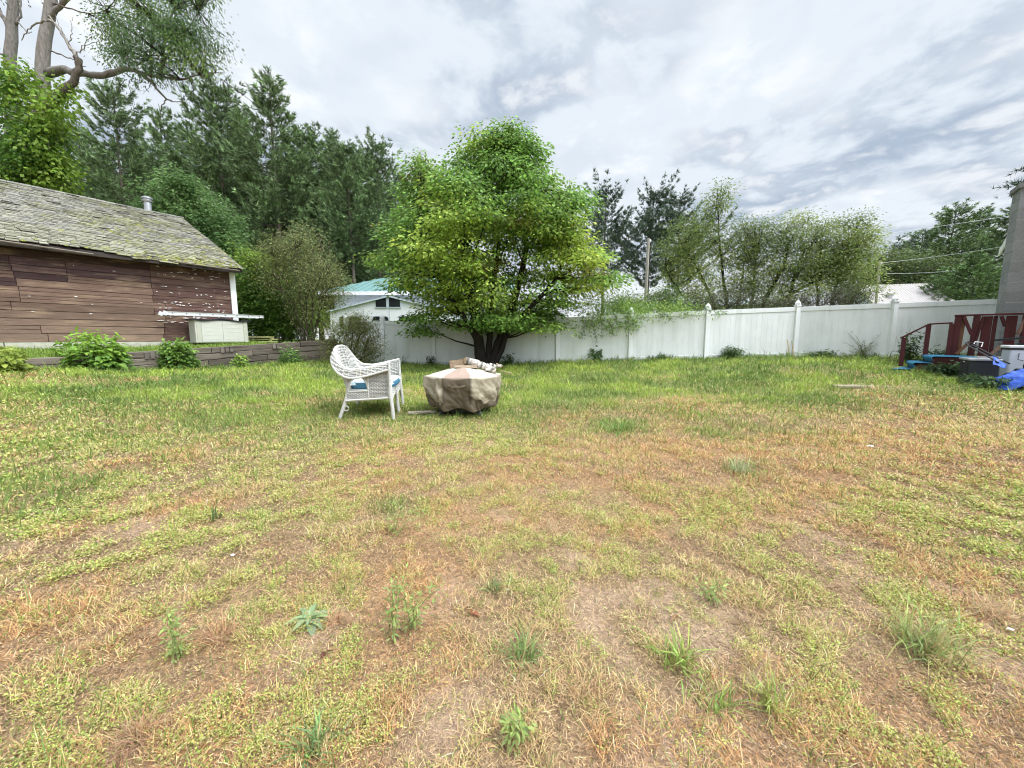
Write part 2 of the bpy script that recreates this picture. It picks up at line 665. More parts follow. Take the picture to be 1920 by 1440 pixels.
def big_leaves(mb, p, axis, nrm, L, wid, col, cup=0.25, sag=0.25):
    """larger ovate leaves: a midrib and two bent halves, eight triangles"""
    n = len(p)
    axis = unit(axis)
    side = unit(np.cross(nrm, axis))
    up = np.cross(axis, side)
    st = np.array([0.0, 0.28, 0.62, 1.0])
    ww = np.array([0.06, 0.5, 0.40, 0.02])
    zz = -sag * st ** 2
    vs = []
    for k in range(4):
        c = p + axis * (L * st[k])[:, None] + up * (L * zz[k])[:, None]
        e = side * (L * wid * ww[k])[:, None]
        u = up * (L * wid * ww[k] * cup)[:, None]
        vs += [c - e + u, c, c + e + u]
    v = np.stack(vs, 1).reshape(-1, 3)
    i = np.arange(n)[:, None] * 12
    fs = []
    for k in range(3):
        b = k * 3
        fs += [i + np.array([[b, b + 1, b + 4, b + 3]]), i + np.array([[b + 1, b + 2, b + 5, b + 4]])]
    mb.f.append(np.concatenate(fs) + mb.n)
    mb.v.append(v)
    cc = np.repeat(col[:, None, :], 12, 1)
    cc[:, 1::3] *= 1.25
    mb.c.append(cc.reshape(-1, 3))
    mb.n += len(v)


def rdir(n, up=0.0):
    v = RNG.normal(0, 1, (n, 3))
    v[:, 2] += up
    return unit(v)


def jit(col, n, s=0.18, hue=0.08):
    c = np.broadcast_to(np.asarray(col, float), (n, 3))
    k = np.exp(RNG.normal(0, s, (n, 1)))
    return np.clip(c * k * np.exp(RNG.normal(0, hue, (n, 3))), 0.002, 0.9)


def field(y0, y1, dens):
    w = 1.42 * y1 + 2.3
    n = int(dens * 2 * w * (y1 - y0))
    x, y = RNG.uniform(-w, w, n), RNG.uniform(y0, y1, n)
    ok = (np.abs(x) < 1.42 * np.maximum(y, 0) + 2.3) & (behind_timber(x, y) < -0.02) & (y < fence_y(x) + 0.5)
    # trodden bare strips under the steps, the deck box and the tarp
    lx, ly = (x - 8.8) * 0.777 - (y - 8.06) * 0.63, (x - 8.8) * 0.63 + (y - 8.06) * 0.777
    ok &= ~((lx > -0.56) & (lx < 4) & (ly > 0.02) & (ly < 0.95))
    ok &= ~((lx > 0.2) & (lx < 1.3) & (ly > -1.35) & (ly < -0.1))
    return x[ok], y[ok]


def lawn_z(x, y):
    return ground(x, y) + 0.05 * (fbm(x, y, 0.9, 4, 2) - 0.5) - 0.004


def build_grass():
    gr, dr, sp = MB(), MB(), MB()
    for y0, y1, dens in ((-0.6, 0.55, 5000), (0.55, 1.3, 18000), (1.3, 2.1, 13000), (2.1, 3.2, 8500), (3.2, 4.6, 5000), (4.6, 6.5, 2900), (6.5, 9.0, 1500), (9.0, 14.2, 720)):
        x, y = field(y0, y1, dens)
        g, s, b, rd = lawn_mix(x, y)
        n = len(x)
        z = lawn_z(x, y)
        p = np.stack([x, y, z], 1)
        far = np.hypot(x, y)
        wd = np.maximum(0.0026, 0.0010 * far)
        r = RNG.random(n)
        wx = x + 0.05 * fbm(x, y, 0.2, 2, 5)
        cl = 0.6 * fbm(0.8 * wx + 0.6 * y + 50, 0.8 * y - 0.6 * wx + 50, 0.115, 3, 3) + 0.4 * fbm(0.3 * wx - 0.95 * y + 90, 0.95 * wx + 0.3 * y + 90, 0.17, 3, 6)
        tuf = sstep(0.43, 0.57, cl)
        keep = (RNG.random(n) > b * 0.8) & (RNG.random(n) < 0.72 + 0.28 * tuf)
        lift = 0.6 + 0.9 * tuf
        pg = 0.035 + 0.80 * g
        isg = (r < pg) & keep
        k = isg.sum()
        lime = sstep(0.42, 0.62, fbm(x[isg], y[isg], 0.8, 3, 7))
        lime = lime * sstep(3.5, 7.5, y[isg])
        c = lerp(np.broadcast_to(C_GREEN, (k, 3)), C_LIME, lime) * np.exp(RNG.normal(0, 0.25, (k, 1)))
        tall = 1 + 0.9 * (RNG.random(k) > 0.95) + 0.8 * sstep(0.5, 1.2, y[isg] - fence_y(x[isg]) + 0.9)
        blades(gr, p[isg], (0.035 + 0.035 * RNG.random(k) + 0.004 * y[isg]) * tall * lift[isg], wd[isg] * 1.15, np.abs(RNG.normal(0.55, 0.35, k)), RNG.uniform(0, 6.283, k), c)
        # dead blades and thatch
        isd = ~isg & keep & (RNG.random(n) > 0.42 * s)
        k = isd.sum()
        c = lerp(np.broadcast_to(C_DRY, (k, 3)), C_RED, np.clip((0.22 + rd[isd]) * RNG.random(k) * 1.5, 0, 1))
        c = lerp(c, np.array((0.36, 0.36, 0.14)), np.clip(RNG.normal(0.05, 0.22, k) + 0.35 * g[isd], 0, 1)) * np.exp(RNG.normal(0.05, 0.36, (k, 1)))
        flat = np.clip(RNG.normal(1.20, 0.3, k) - 0.35 * tuf[isd], 0.1, 1.5)
        blades(dr, p[isd] + np.array([0, 0, 0.003]), (0.020 + 0.032 * RNG.random(k) + 0.003 * y[isd]) * lift[isd], wd[isd] * 0.9, flat, RNG.uniform(0, 6.283, k), np.clip(c, 0, 0.85), 0.3)
        # spurge and clover mats
        iss = (RNG.random(n) < (s * 0.42 + 0.05) * (0.15 + 0.85 * tuf)) & (y < 6.5)
        k = iss.sum()
        rep = 9
        q = np.repeat(p[iss], rep, 0)
        sz = np.maximum(0.0068, 0.0036 * np.repeat(far[iss], rep))
        q = q + RNG.normal(0, 1, (k * rep, 3)) * np.stack([sz * 2.0, sz * 2.0, sz * 0.1], 1)
        q[:, 2] += 0.004 + RNG.random(k * rep) * 0.034 * np.repeat(tuf[iss], rep)
        tone = np.repeat(RNG.random(k), rep)
        c = lerp(np.broadcast_to(C_SPURGE, (k * rep, 3)), np.array((0.26, 0.37, 0.07)), sstep(0.45, 1.0, tone))
        c = lerp(c, np.array((0.52, 0.40, 0.24)), sstep(0.46, 0.0, tone)) * np.exp(RNG.normal(0, 0.16, (k * rep, 1)))
        leaves(sp, q, rdir(k * rep, 0.2) * np.array([1, 1, 0.45]), rdir(k * rep, 2.2), sz * RNG.uniform(0.7, 1.5, k * rep), np.full(k * rep, 0.62), np.clip(c, 0, 0.8))
    # grass of the terrace between timbers and barn
    n = 9000
    s, t = RNG.uniform(-3, 5.2, n), RNG.uniform(0.12, 1.9, n)
    x, y = TW0[0] + TWD[0] * s + TWN[0] * t, TW0[1] + TWD[1] * s + TWN[1] * t
    p = np.stack([x, y, terrace_z(x, y)], 1)
    c = lerp(np.broadcast_to(C_GREEN, (n, 3)), C_LIME, RNG.random(n) * 0.8) * np.exp(RNG.normal(0, 0.25, (n, 1)))
    blades(gr, p, 0.06 + 0.10 * RNG.random(n), np.full(n, 0.012), np.abs(RNG.normal(0.45, 0.3, n)), RNG.uniform(0, 6.283, n), c)
    # crumbs of thatch that cover the soil between the living patches
    for y0, y1, dens in ((0.55, 1.4, 26000), (1.4, 2.4, 17000), (2.4, 3.8, 8500), (3.8, 6.5, 3600)):
        x, y = field(y0, y1, dens)
        n = len(x)
        g, s, b, rd = lawn_mix(x, y)
        p = np.stack([x, y, lawn_z(x, y) + 0.002 + 0.006 * RNG.random(n)], 1)
        far = np.hypot(x, y)
        tone = RNG.random(n)
        c = lerp(np.broadcast_to(np.array((0.13, 0.075, 0.045)), (n, 3)), np.array((0.52, 0.37, 0.22)), tone ** 1.3)
        c = lerp(c, C_SAND * 1.1, np.clip(b * 0.8, 0, 1)) * np.exp(RNG.normal(0, 0.25, (n, 1)))
        blades(dr, p, 0.012 + 0.022 * RNG.random(n), np.maximum(0.0026, 0.0014 * far), np.clip(RNG.normal(1.35, 0.2, n), 0.4, 1.55), RNG.uniform(0, 6.283, n), np.clip(c, 0, 0.8), 0.1)
    tag(gr.build('grass', M_GRASS), kind='stuff')
    tag(dr.build('dry_grass', M_GRASS), kind='stuff')
    tag(sp.build('ground_cover', M_GRASS), kind='stuff')


build_grass()
# ================================================================ barn
M_PLANK = pm('weathered barn boards', None, rough=0.85, var=0.5, scale=6, stretch=(0.5, 1, 22), bump=0.6, spec=0.15,
             tint=(0.42, 0.30, 0.20), tint_scale=1.5, tint_lo=0.48, tint_hi=0.72, tint_stretch=(0.7, 1, 4), tint_amt=0.5)
M_PEEL = pm('flaking white paint', (0.72, 0.68, 0.66), rough=0.8, var=0.2, scale=20)
M_SHINGLE = pm('mossy shingles', None, rough=0.95, var=0.35, scale=9, bump=0.5, spec=0.1)
M_TRIM = pm('old white trim', (0.74, 0.75, 0.72), rough=0.7, var=0.12, scale=4, stretch=(3, 3, 0.6), spec=0.2)
M_FOUND = pm('pale concrete footing', (0.42, 0.41, 0.33), rough=0.9, var=0.3, scale=6, bump=0.3)
M_DARKWOOD = pm('dark eave wood', (0.05, 0.04, 0.035), rough=0.9, var=0.3, scale=6)
M_RAIL = pm('bare eave pole', (0.17, 0.14, 0.11), rough=0.8, var=0.3, scale=6)
M_GALV = pm('galvanised metal', (0.45, 0.46, 0.46), rough=0.38, var=0.15, scale=8, metal=0.7)
M_ALU = pm('aluminium', (0.74, 0.75, 0.75), rough=0.4, var=0.12, scale=10, metal=0.5)
M_BLACK = pm('black plastic', (0.02, 0.021, 0.024), rough=0.5, var=0.2, scale=12)

BARN_P = (-9.3, 12.9, 1.25)
BARN_A = math.atan2(0.816, 0.577)
barn = thing('barn', 'weathered brown plank barn with a mossy shingle roof behind the timber retaining wall', 'barn', BARN_P, BARN_A)
BL, BD, BH, RIDGE = 13.0, 10.0, 2.42, 4.80


def barn_world(x, y, z=0.0):
    return ROOTM[barn.name] @ Vector((x, y, z))


def build_barn():
    rr = random.Random(3)
    body = MB((0.13, 0.085, 0.07))
    body.prism([(-BL, 0.06, 0), (0.18, 0.06, 0), (0.18, 0.06, BH), (-BL, 0.06, BH)], (0, BD - 0.12, 0))
    # gable triangle
    for gx in (-BL + 0.01, 0.07):
        body.prism([(gx, 0.1, BH), (gx, BD - 0.1, BH), (gx, BD / 2, RIDGE - 0.1)], (0.10, 0, 0))
    body.build('wall_core', M_PLANK, barn)
    # boards: courses of unequal height, broken at the seams the photo shows
    planks = MB()
    hs = [0.21, 0.20, 0.17, 0.19, 0.19, 0.17, 0.20, 0.19, 0.16, 0.17, 0.19, 0.18, 0.20]
    seams = {0: (-5.9, -3.95, -1.75), 1: (-6.3, -4.05, -1.72), 2: (-4.95, -1.70), 3: (-4.92, -1.66), 4: (-4.45, -1.9, -1.66), 5: (-4.3, -1.64),
             6: (-4.3, -1.9), 7: (-4.32, -1.88), 8: (-4.34, -3.5, -1.9), 9: (-4.36, -3.5, -1.9), 10: (-4.38, -3.5, -1.9), 11: (-4.6, -1.9), 12: (-4.6, -3.4)}
    z = 0.0
    for i, h in enumerate(hs):
        if z > BH - 0.03:
            break
        h = min(h, BH - z)
        xs = [-BL] + list(seams[i]) + [0.045]
        xs = [xs[0]] + [-8.5 + 0.7 * rr.random()] + xs[1:]
        for a, b in zip(xs[:-1], xs[1:]):
            t = i / 12.0
            tan = np.array((0.190, 0.128, 0.094))
            red = np.array((0.120, 0.070, 0.058))
            mar = np.array((0.083, 0.049, 0.049))
            c = tan * (1 - t) + red * t
            if t > 0.72 or (t > 0.5 and rr.random() < 0.25):
                c = mar * rr.uniform(0.85, 1.15)
            if -1.9 < (a + b) / 2:
                c = red * rr.uniform(0.85, 1.1)
            c = c * rr.uniform(0.78, 1.25)
            # two thin boards read as a split one
            tilt = rr.uniform(-0.004, 0.004)
            parts = [(0, h)] if rr.random() < 0.62 or i > 9 else [(0, h * 0.5), (h * 0.5, h)]
            for z0, z1 in parts:
                off = rr.uniform(0, 0.005)
                k = c * rr.uniform(0.92, 1.08)
                zc = z + (z0 + z1) / 2
                rot = Matrix.Rotation(tilt, 3, 'Y') @ Matrix.Rotation(rr.uniform(0.0, 0.012), 3, 'X')
                planks.box(((a + b) / 2, 0.03 - off, zc), (b - a - 0.012, 0.03, (z1 - z0) - (0.014 if z1 == h else 0.004)), rot, k)
        z += h
    planks.build('plank_wall', M_PLANK, barn)
    # flakes of old white paint left on the right-hand boards
    fl = MB()
    for k in range(150):
        row = rr.choice([0.58, 0.60, 0.74, 0.76, 0.98, 1.10, 1.14, 1.18, 1.45, 1.62, 1.95, 2.05, 2.18, 2.26, 2.3])
        x = -0.1 - 1.7 * rr.random() ** (0.8 if row < 1.5 else 1.0)
        if rr.random() < 0.05:
            x = rr.uniform(-4.2, -1.9)
        w, h = rr.uniform(0.006, 0.05) * (1.6 if row < 0.8 else 1), rr.uniform(0.004, 0.016)
        zc = row + rr.gauss(0, 0.016)
        y = -0.012
        n = 7
        pts = []
        for q in range(n):
            a = 6.283 * q / n
            r = rr.uniform(0.6, 1.2)
            pts.append((x + w * r * math.cos(a), y, zc + h * r * math.sin(a)))
        fl.prism(pts, (0, 0.004, 0))
    fl.build('peeling_paint', M_PEEL, barn)
    f = MB()
    x = -BL
    while x < 0:
        w = rr.uniform(1.0, 2.4)
        f.box((min(x + w, 0) / 2 + x / 2, 0.06 - rr.uniform(0, 0.02), -0.28), (min(w, -x) - 0.015, 0.1, 0.55))
        x += w
    f.build('foundation', M_FOUND, barn, bevel=0.006)
    t = MB()
    t.box((0.115, -0.005, BH / 2 - 0.04), (0.135, 0.05, BH - 0.1))
    t.box((0.198, 0.12, BH / 2 - 0.04), (0.03, 0.25, BH - 0.1))
    t.build('corner_board', M_TRIM, barn, bevel=0.004)
    # roof: deck plus courses of separate worn shingles
    OV, XR = 0.42, 0.32
    rise = (RIDGE - BH)
    half = BD / 2 + OV
    slope_z = lambda y: BH + 0.10 + (y + 0.0) * rise / (BD / 2)

    def sag(x, y):
        return 0.035 * math.sin(x * 1.7 + 0.6) * math.exp(-((y + OV) / 1.2)) - 0.05 * math.exp(-((x + 2.4) / 0.5) ** 2 - ((y + OV) / 0.7) ** 2) + 0.02 * math.sin(x * 0.9 + y)
    rf = MB((0.05, 0.04, 0.035))
    rf.prism([(-BL - 0.3, -OV + 0.04, slope_z(-OV + 0.04) - 0.10), (-BL - 0.3, BD / 2, slope_z(BD / 2) - 0.10), (-BL - 0.3, BD / 2, slope_z(BD / 2) - 0.035), (-BL - 0.3, -OV + 0.04, slope_z(-OV + 0.04) - 0.035)], (BL + 0.3 + XR - 0.02, 0, 0))
    rf.prism([(-BL - 0.3, BD + OV, slope_z(-OV) - 0.10), (-BL - 0.3, BD / 2, slope_z(BD / 2) - 0.10), (-BL - 0.3, BD / 2, slope_z(BD / 2)), (-BL - 0.3, BD + OV, slope_z(-OV))], (BL + 0.3 + XR - 0.02, 0, 0))
    roof = rf.build('roof', M_DARKWOOD, barn)
    sh = MB()
    ang = math.atan2(rise, BD / 2)
    L = half / math.cos(ang)
    expo = 0.135
    ncourse = int(L / expo) + 1
    for i in range(ncourse):
        s0 = i * expo
        x = -BL - 0.3 + rr.uniform(0, 0.2)
        while x < XR:
            w = rr.uniform(0.11, 0.30)
            w = min(w, XR - x + 0.02)
            jit_ = rr.gauss(0, 0.014) + (rr.gauss(0, 0.03) if i == 0 else 0)
            s = s0 + jit_
            ln = expo * 1.7
            lift = 0.014 + rr.uniform(0, 0.014) + (0.02 if rr.random() < 0.06 else 0)
            y0, y1 = -OV + s * math.cos(ang), -OV + min(s + ln, L) * math.cos(ang)
            z0 = slope_z(-OV) + s * math.sin(ang) + sag(x, y0)
            z1 = slope_z(-OV) + min(s + ln, L) * math.sin(ang) + sag(x, y1)
            g = rr.uniform(0.6, 1.25)
            c = np.array((0.205, 0.195, 0.165)) * g
            mo = vnoise(np.array([x / 0.7]), np.array([s / 0.6]), 5)[0] * 0.6 + vnoise(np.array([x / 0.22]), np.array([s / 0.2]), 6)[0] * 0.4
            mo += 0.16 * max(0, 1 - abs(x + 1.3) / 2.2) * (1.0 if s < 3.8 else 0.3) - 0.05 + 0.10 * max(0, 1 - s / 1.0) * (x > -2.6)
            if mo > 0.56:
                c = c * 0.6 + np.array((0.135, 0.135, 0.045)) * min(1, (mo - 0.5) * 4) * rr.uniform(0.4, 1.0)
            elif s < 1.6 or rr.random() < 0.4:
                c = c * 0.72 + np.array((0.22, 0.215, 0.12)) * 0.35
            th = 0.016
            wv = w - 0.008
            nz = np.array((0, -math.sin(ang), math.cos(ang)))
            A = np.array((x, y0, z0)) + nz * lift
            B = np.array((x + wv, y0 + rr.gauss(0, 0.006), z0)) + nz * (lift + rr.gauss(0, 0.003))
            Cc = np.array((x + wv, y1, z1))
            D = np.array((x, y1, z1))
            v = np.array([A, B, Cc, D, A - nz * th, B - nz * th])
            sh.add(v, [(0, 1, 2, 3), (4, 5, 1, 0)], np.clip(c, 0.01, 0.8))
            x += w
    # ridge caps
    x = -BL - 0.3
    while x < XR:
        w = 0.24
        for sgn in (-1, 1):
            y = BD / 2
            z = slope_z(BD / 2) + 0.035 + sag(x, BD / 2)
            c = np.array((0.20, 0.19, 0.165)) * rr.uniform(0.7, 1.2)
            sh.add([(x, y, z), (x + w - 0.01, y, z), (x + w - 0.01, y + sgn * 0.14, z - 0.075), (x, y + sgn * 0.14, z - 0.075)], [(0, 1, 2, 3) if sgn > 0 else (3, 2, 1, 0)], c)
        x += w
    # moss tufts: small domes of yellow green
    for k in range(360):
        x = min(XR - 0.1, rr.gauss(-1.4, 1.0))
        s = rr.random() ** 1.4 * 4.2
        if rr.random() < 0.4:
            s = rr.random() * 0.5
        y = -OV + s * math.cos(ang)
        z = slope_z(-OV) + s * math.sin(ang) + sag(x, y) + 0.012
        r = rr.uniform(0.015, 0.05)
        c = np.array((0.19, 0.19, 0.045)) * rr.uniform(0.4, 1.1)
        pts = [(x, y, z + r * 0.7)] + [(x + r * 1.3 * math.cos(q) * rr.uniform(0.7, 1.2), y + r * math.sin(q) * rr.uniform(0.7, 1.2), z + r * math.sin(q) * math.tan(ang)) for q in np.linspace(0, 6.283, 7)[:-1]]
        sh.add(pts, [(0, 1 + q, 1 + (q + 1) % 6) for q in range(6)], c)
    sh.build('shingles', M_SHINGLE, roof)
    e = MB((0.05, 0.04, 0.035))
    e.box((-BL / 2, -OV + 0.045, slope_z(-OV) - 0.075), (BL + 0.5, 0.03, 0.10))
    e.build('fascia', M_DARKWOOD, roof)
    g = MB()
    g.tube([(-6.5, -OV - 0.02, BH - 0.13), (-4.6, -OV - 0.03, BH - 0.14), (-3.05, -OV - 0.02, BH - 0.19)], 0.022, 6)
    g.build('eave_pole', M_RAIL, roof)
    g = MB()
    g.tube([(-1.45, -OV - 0.02, BH - 0.12), (0.2, -OV - 0.02, BH - 0.15)], 0.02, 6)
    g.build('eave_pole', M_RAIL, roof)
    p = MB()
    p.lathe([(0.115, 0), (0.115, 0.92), (0.14, 0.92), (0.14, 0.95), (0.0, 0.95)], 14, (-0.62, BD / 2 + 0.25, RIDGE - 0.45))
    pipe = p.build('stove_pipe', M_GALV, barn, smooth=False)
    c = MB()
    c.lathe([(0.0, 0.0), (0.16, 0.0), (0.17, 0.04), (0.13, 0.05), (0.13, 0.10), (0.18, 0.11), (0.18, 0.15), (0.08, 0.20), (0.0, 0.21)], 14, (-0.62, BD / 2 + 0.25, RIDGE + 0.47))
    c.build('pipe_cap', M_GALV, pipe)


build_barn()

# ---------------------------------------------------------------- storage bin, ladder, lumber
M_RESIN = pm('putty grey resin', (0.50, 0.50, 0.44), rough=0.5, var=0.06, scale=5, spec=0.3)
M_RESIN2 = pm('darker resin edge', (0.43, 0.43, 0.35), rough=0.5, var=0.08, scale=5)


def barn_thing(name, label, cat, x, y, z, group=None):
    w = barn_world(x, y, z)
    return thing(name, label, cat, tuple(w), BARN_A, group)


def build_bin():
    t = barn_thing('storage_bin', 'grey resin storage bin with double doors against the barn wall', 'storage bin', -0.49, -0.42, -0.04)
    b = MB((0.5, 0.5, 0.44))
    b.box((0, 0, 0.34), (1.38, 0.56, 0.68))
    b.build('body', M_RESIN, t, bevel=0.015)
    for sx in (-1, 1):
        d = MB()
        d.box((sx * 0.27, -0.285, 0.34), (0.535, 0.018, 0.62))
        for k in range(5):
            d.box((sx * 0.27, -0.2955, 0.10 + k * 0.12), (0.42, 0.006, 0.012))
        d.build('door', M_RESIN, t, bevel=0.004)
    e = MB()
    e.box((-0.60, -0.287, 0.34), (0.11, 0.022, 0.66))
    e.build('door_post', M_RESIN2, t, bevel=0.004)
    e = MB()
    e.box((0.615, -0.287, 0.34), (0.10, 0.022, 0.66))
    e.build('door_post', M_RESIN2, t, bevel=0.004)
    n = 20
    xs = np.linspace(-0.74, 0.74, n)
    g = np.stack([np.stack([xs, np.full(n, y), 0.70 + 0.035 * np.cos(xs / 0.74 * 4.7) * (1 if y < 0 else 0.6)], -1) for y in (-0.33, 0.0, 0.31)])
    l = MB()
    l.sheet(g)
    l.build('lid', M_BLACK, t, solid=0.035)


def build_ladder():
    t = barn_thing('ladder', 'aluminium extension ladder laid flat across the top of the grey bin', 'ladder', -0.54, -0.45, 0.765)
    a = math.radians(1.0)
    for y in (-0.20, 0.20):
        r = MB()
        r.box((0, y, 0.045), (2.5, 0.028, 0.085))
        r.box((0, y - math.copysign(0.016, -y), 0.004), (2.5, 0.03, 0.008))
        r.box((0, y - math.copysign(0.016, -y), 0.086), (2.5, 0.03, 0.008))
        r.build('rail', M_ALU, t)
    for k in range(8):
        g = MB()
        x = -1.12 + k * 0.32
        g.tube([(x, -0.222, 0.045), (x, 0.222, 0.045)], 0.017, 8)
        g.build('rung', M_BLACK if k < 0 else M_RAIL, t)
    f = MB()
    f.box((-1.28, -0.20, 0.04), (0.1, 0.06, 0.11), Matrix.Rotation(0.5, 3, 'Y'))
    f.build('foot', M_ALU, t)
    f = MB()
    f.box((-1.28, 0.20, 0.04), (0.1, 0.06, 0.11), Matrix.Rotation(0.4, 3, 'Y'))
    f.build('foot', M_ALU, t)


build_bin()
build_ladder()
M_LUMBER = pm('yellowed lumber', (0.40, 0.38, 0.17), rough=0.8, var=0.25, scale=6, stretch=(1, 1, 1), bump=0.2)


def build_lumber():
    p = P(489, 638, 13.4)
    t = thing('lumber_stack', 'short stack of yellowed boards beside the grey bin under the bushes', 'lumber', (p.x, p.y, p.z - 0.07), math.radians(8))
    for k, (z, dx, dy) in enumerate(((0.02, 0, 0), (0.10, 0.03, 0.05), (0.18, -0.05, -0.02))):
        b = MB()
        b.box((dx, dy, z), (1.0 - 0.06 * k, 0.22, 0.038))
        b.build('board', M_LUMBER, t, bevel=0.003)
    for x in (-0.35, 0.35):
        for z in (0.06, 0.14):
            b = MB()
            b.box((x, 0.01, z), (0.05, 0.2, 0.04))
            b.build('spacer', M_LUMBER, t)


build_lumber()

# ---------------------------------------------------------------- timber retaining wall
M_TIMBER = pm('silvered timber', None, rough=0.9, var=0.45, scale=4, stretch=(0.5, 2, 14), bump=0.7, spec=0.1,
              tint=(0.045, 0.035, 0.028), tint_scale=2.5, tint_lo=0.52, tint_hi=0.72, tint_stretch=(0.6, 1, 7), tint_amt=0.8)


def build_timbers():
    p0 = (TW0[0], TW0[1], 0.6)
    t = thing('retaining_wall', 'low retaining wall of stacked grey landscape timbers below the barn', 'retaining wall', p0, math.atan2(0.8, 0.6))
    rr = random.Random(9)
    tops = [(-3.2, 0.80), (0.0, 0.93), (1.55, 0.985), (2.9, 1.07), (4.15, 1.16), (6.25, 1.27), (7.2, 1.32)]
    topz = lambda s: float(np.interp(s, [a for a, _ in tops], [b for _, b in tops])) - 0.6
    for row in range(5):
        s = -3.4 + row * 0.9
        while s < 6.9:
            L = rr.choice([1.5, 1.9, 2.4])
            e = min(s + L, 7.0)
            zt0, zt1 = topz(s) - row * 0.172, topz(e) - row * 0.172
            mx = s + (e - s) / 2
            wx, wy = TW0[0] + TWD[0] * mx, TW0[1] + TWD[1] * mx
            if zt0 + 0.6 > gz(wx, wy) - 0.06:
                b = MB()
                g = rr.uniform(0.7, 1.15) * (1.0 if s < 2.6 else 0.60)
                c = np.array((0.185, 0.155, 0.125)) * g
                off = rr.uniform(-0.015, 0.015) - 0.012 * row
                a1, b1 = Vector((s + 0.008, off, zt0 - 0.085)), Vector((e - 0.008, off + rr.uniform(-0.01, 0.01), zt1 - 0.085 + rr.uniform(-0.012, 0.012)))
                # a rounded, slightly wandering beam
                n = 9
                pts = []
                prof = [(-0.085, -0.07), (-0.07, -0.083), (0.07, -0.083), (0.085, -0.07), (0.085, 0.068), (0.07, 0.08), (-0.07, 0.08), (-0.085, 0.068)]
                grid = []
                for q in range(n):
                    f = q / (n - 1)
                    ce = a1 * (1 - f) + b1 * f + Vector((0, rr.gauss(0, 0.003), rr.gauss(0, 0.003)))
                    grid.append([(ce.x, ce.y + py * 1.0 + rr.gauss(0, 0.0025), ce.z + pz + rr.gauss(0, 0.0025)) for py, pz in prof + prof[:1]])
                b.sheet(np.array(grid)[:, ::-1], c)
                for gq in (grid[0], grid[-1]):
                    b.add(gq[:-1], [tuple(range(8))], c * 0.8)
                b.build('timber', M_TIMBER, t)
            s = e
    # short vertical offcuts let into the top timber
    for s0, n in ((1.95, 3), (3.55, 3), (4.9, 2)):
        for k in range(n):
            b = MB()
            s = s0 + k * 0.11
            b.box((s, -0.10, topz(s) - 0.10), (0.085, 0.05, 0.17), Matrix.Rotation(rr.uniform(-0.06, 0.06), 3, 'Y'), np.array((0.20, 0.17, 0.145)) * rr.uniform(0.6, 1.1))
            b.build('post_block', M_TIMBER, t, bevel=0.006)


build_timbers()

# ================================================================ white vinyl fence
M_VINYL = pm('white vinyl', None, rough=0.45, var=0.05, scale=3, spec=0.35, tint=(0.50, 0.54, 0.48), tint_scale=1.6, tint_lo=0.45, tint_hi=0.85, tint_stretch=(2.2, 2.2, 0.30), tint_amt=0.8)


def build_fence():
    p0 = FENCE_PTS[1]
    t = thing('privacy_fence', 'long white vinyl privacy fence with post caps across the back of the yard', 'fence', (p0[0], p0[1], 0.43))
    H = 1.53
    zs = [gz(x, y) for x, y in FENCE_PTS]
    zs[0] = zs[1]
    rr = random.Random(5)
    for i, (x, y) in enumerate(FENCE_PTS):
        z = zs[i]
        m = MB((0.76, 0.77, 0.77))
        m.box((x, y, z + H / 2), (0.127, 0.127, H + 0.03))
        post = m.build('post', M_VINYL, t, world=t, bevel=0.006)
        c = MB((0.78, 0.79, 0.79))
        zc = z + H + 0.014
        c.box((x, y, zc + 0.014), (0.155, 0.155, 0.028))
        c.box((x, y, zc + 0.045), (0.115, 0.115, 0.035))
        s = 0.06
        prof = [(0.075, 0.06), (0.082, 0.085), (0.07, 0.115), (0.045, 0.15), (0.02, 0.185), (0.0, 0.20)]
        c.lathe([(r * 1.15, h) for r, h in prof], 4, (x, y, zc + 0.0))
        c.build('cap', M_VINYL, post, world=t)
    for i in range(len(FENCE_PTS) - 1):
        a, b = Vector(FENCE_PTS[i] + (zs[i],)), Vector(FENCE_PTS[i + 1] + (zs[i + 1],))
        d = (b - a)
        L = Vector((d.x, d.y, 0)).length
        u = Vector((d.x, d.y, 0)).normalized()
        a2, b2 = a + d * (0.066 / L), b - d * (0.066 / L)
        L2 = L - 0.132
        n = max(6, round(L2 / 0.155))
        tone = np.array((0.74, 0.75, 0.745)) if i > 4 else np.array((0.73, 0.745, 0.73))
        if i < 4:
            tone = np.array((0.68, 0.70, 0.685))
        m = MB()
        for k in range(n):
            f0, f1 = k / n, (k + 1) / n
            p, q = a2.lerp(b2, f0), a2.lerp(b2, f1)
            w = 0.0045
            c = tone * rr.uniform(0.965, 1.02)
            off = Vector((-u.y, u.x, 0)) * (0.011 + rr.uniform(0, 0.0012))
            zt = H - 0.12
            pl, ql = p + u * w, q - u * w
            poly = [pl + off * -1 + Vector((0, 0, 0.06)), ql - off + Vector((0, 0, 0.06)), ql - off + Vector((0, 0, zt)), pl - off + Vector((0, 0, zt))]
            m.prism(poly, off * 2, c)
        # tongue set back between the boards
        off = Vector((-u.y, u.x, 0)) * 0.0075
        m.prism([a2 - off + Vector((0, 0, 0.06)), b2 - off + Vector((0, 0, 0.06)), b2 - off + Vector((0, 0, H - 0.13)), a2 - off + Vector((0, 0, H - 0.13))], off * 2, tone)
        m.build('panel', M_VINYL, t, world=t)
        for z0, h in ((H - 0.075, 0.13), (0.06, 0.12)):
            r = MB(tone * (1.02 if z0 > 0.5 else 0.9))
            r.bar(a2 + Vector((0, 0, z0)), b2 + Vector((0, 0, z0)), 0.055, h)
            r.build('rail', M_VINYL, t, world=t, bevel=0.005)


build_fence()

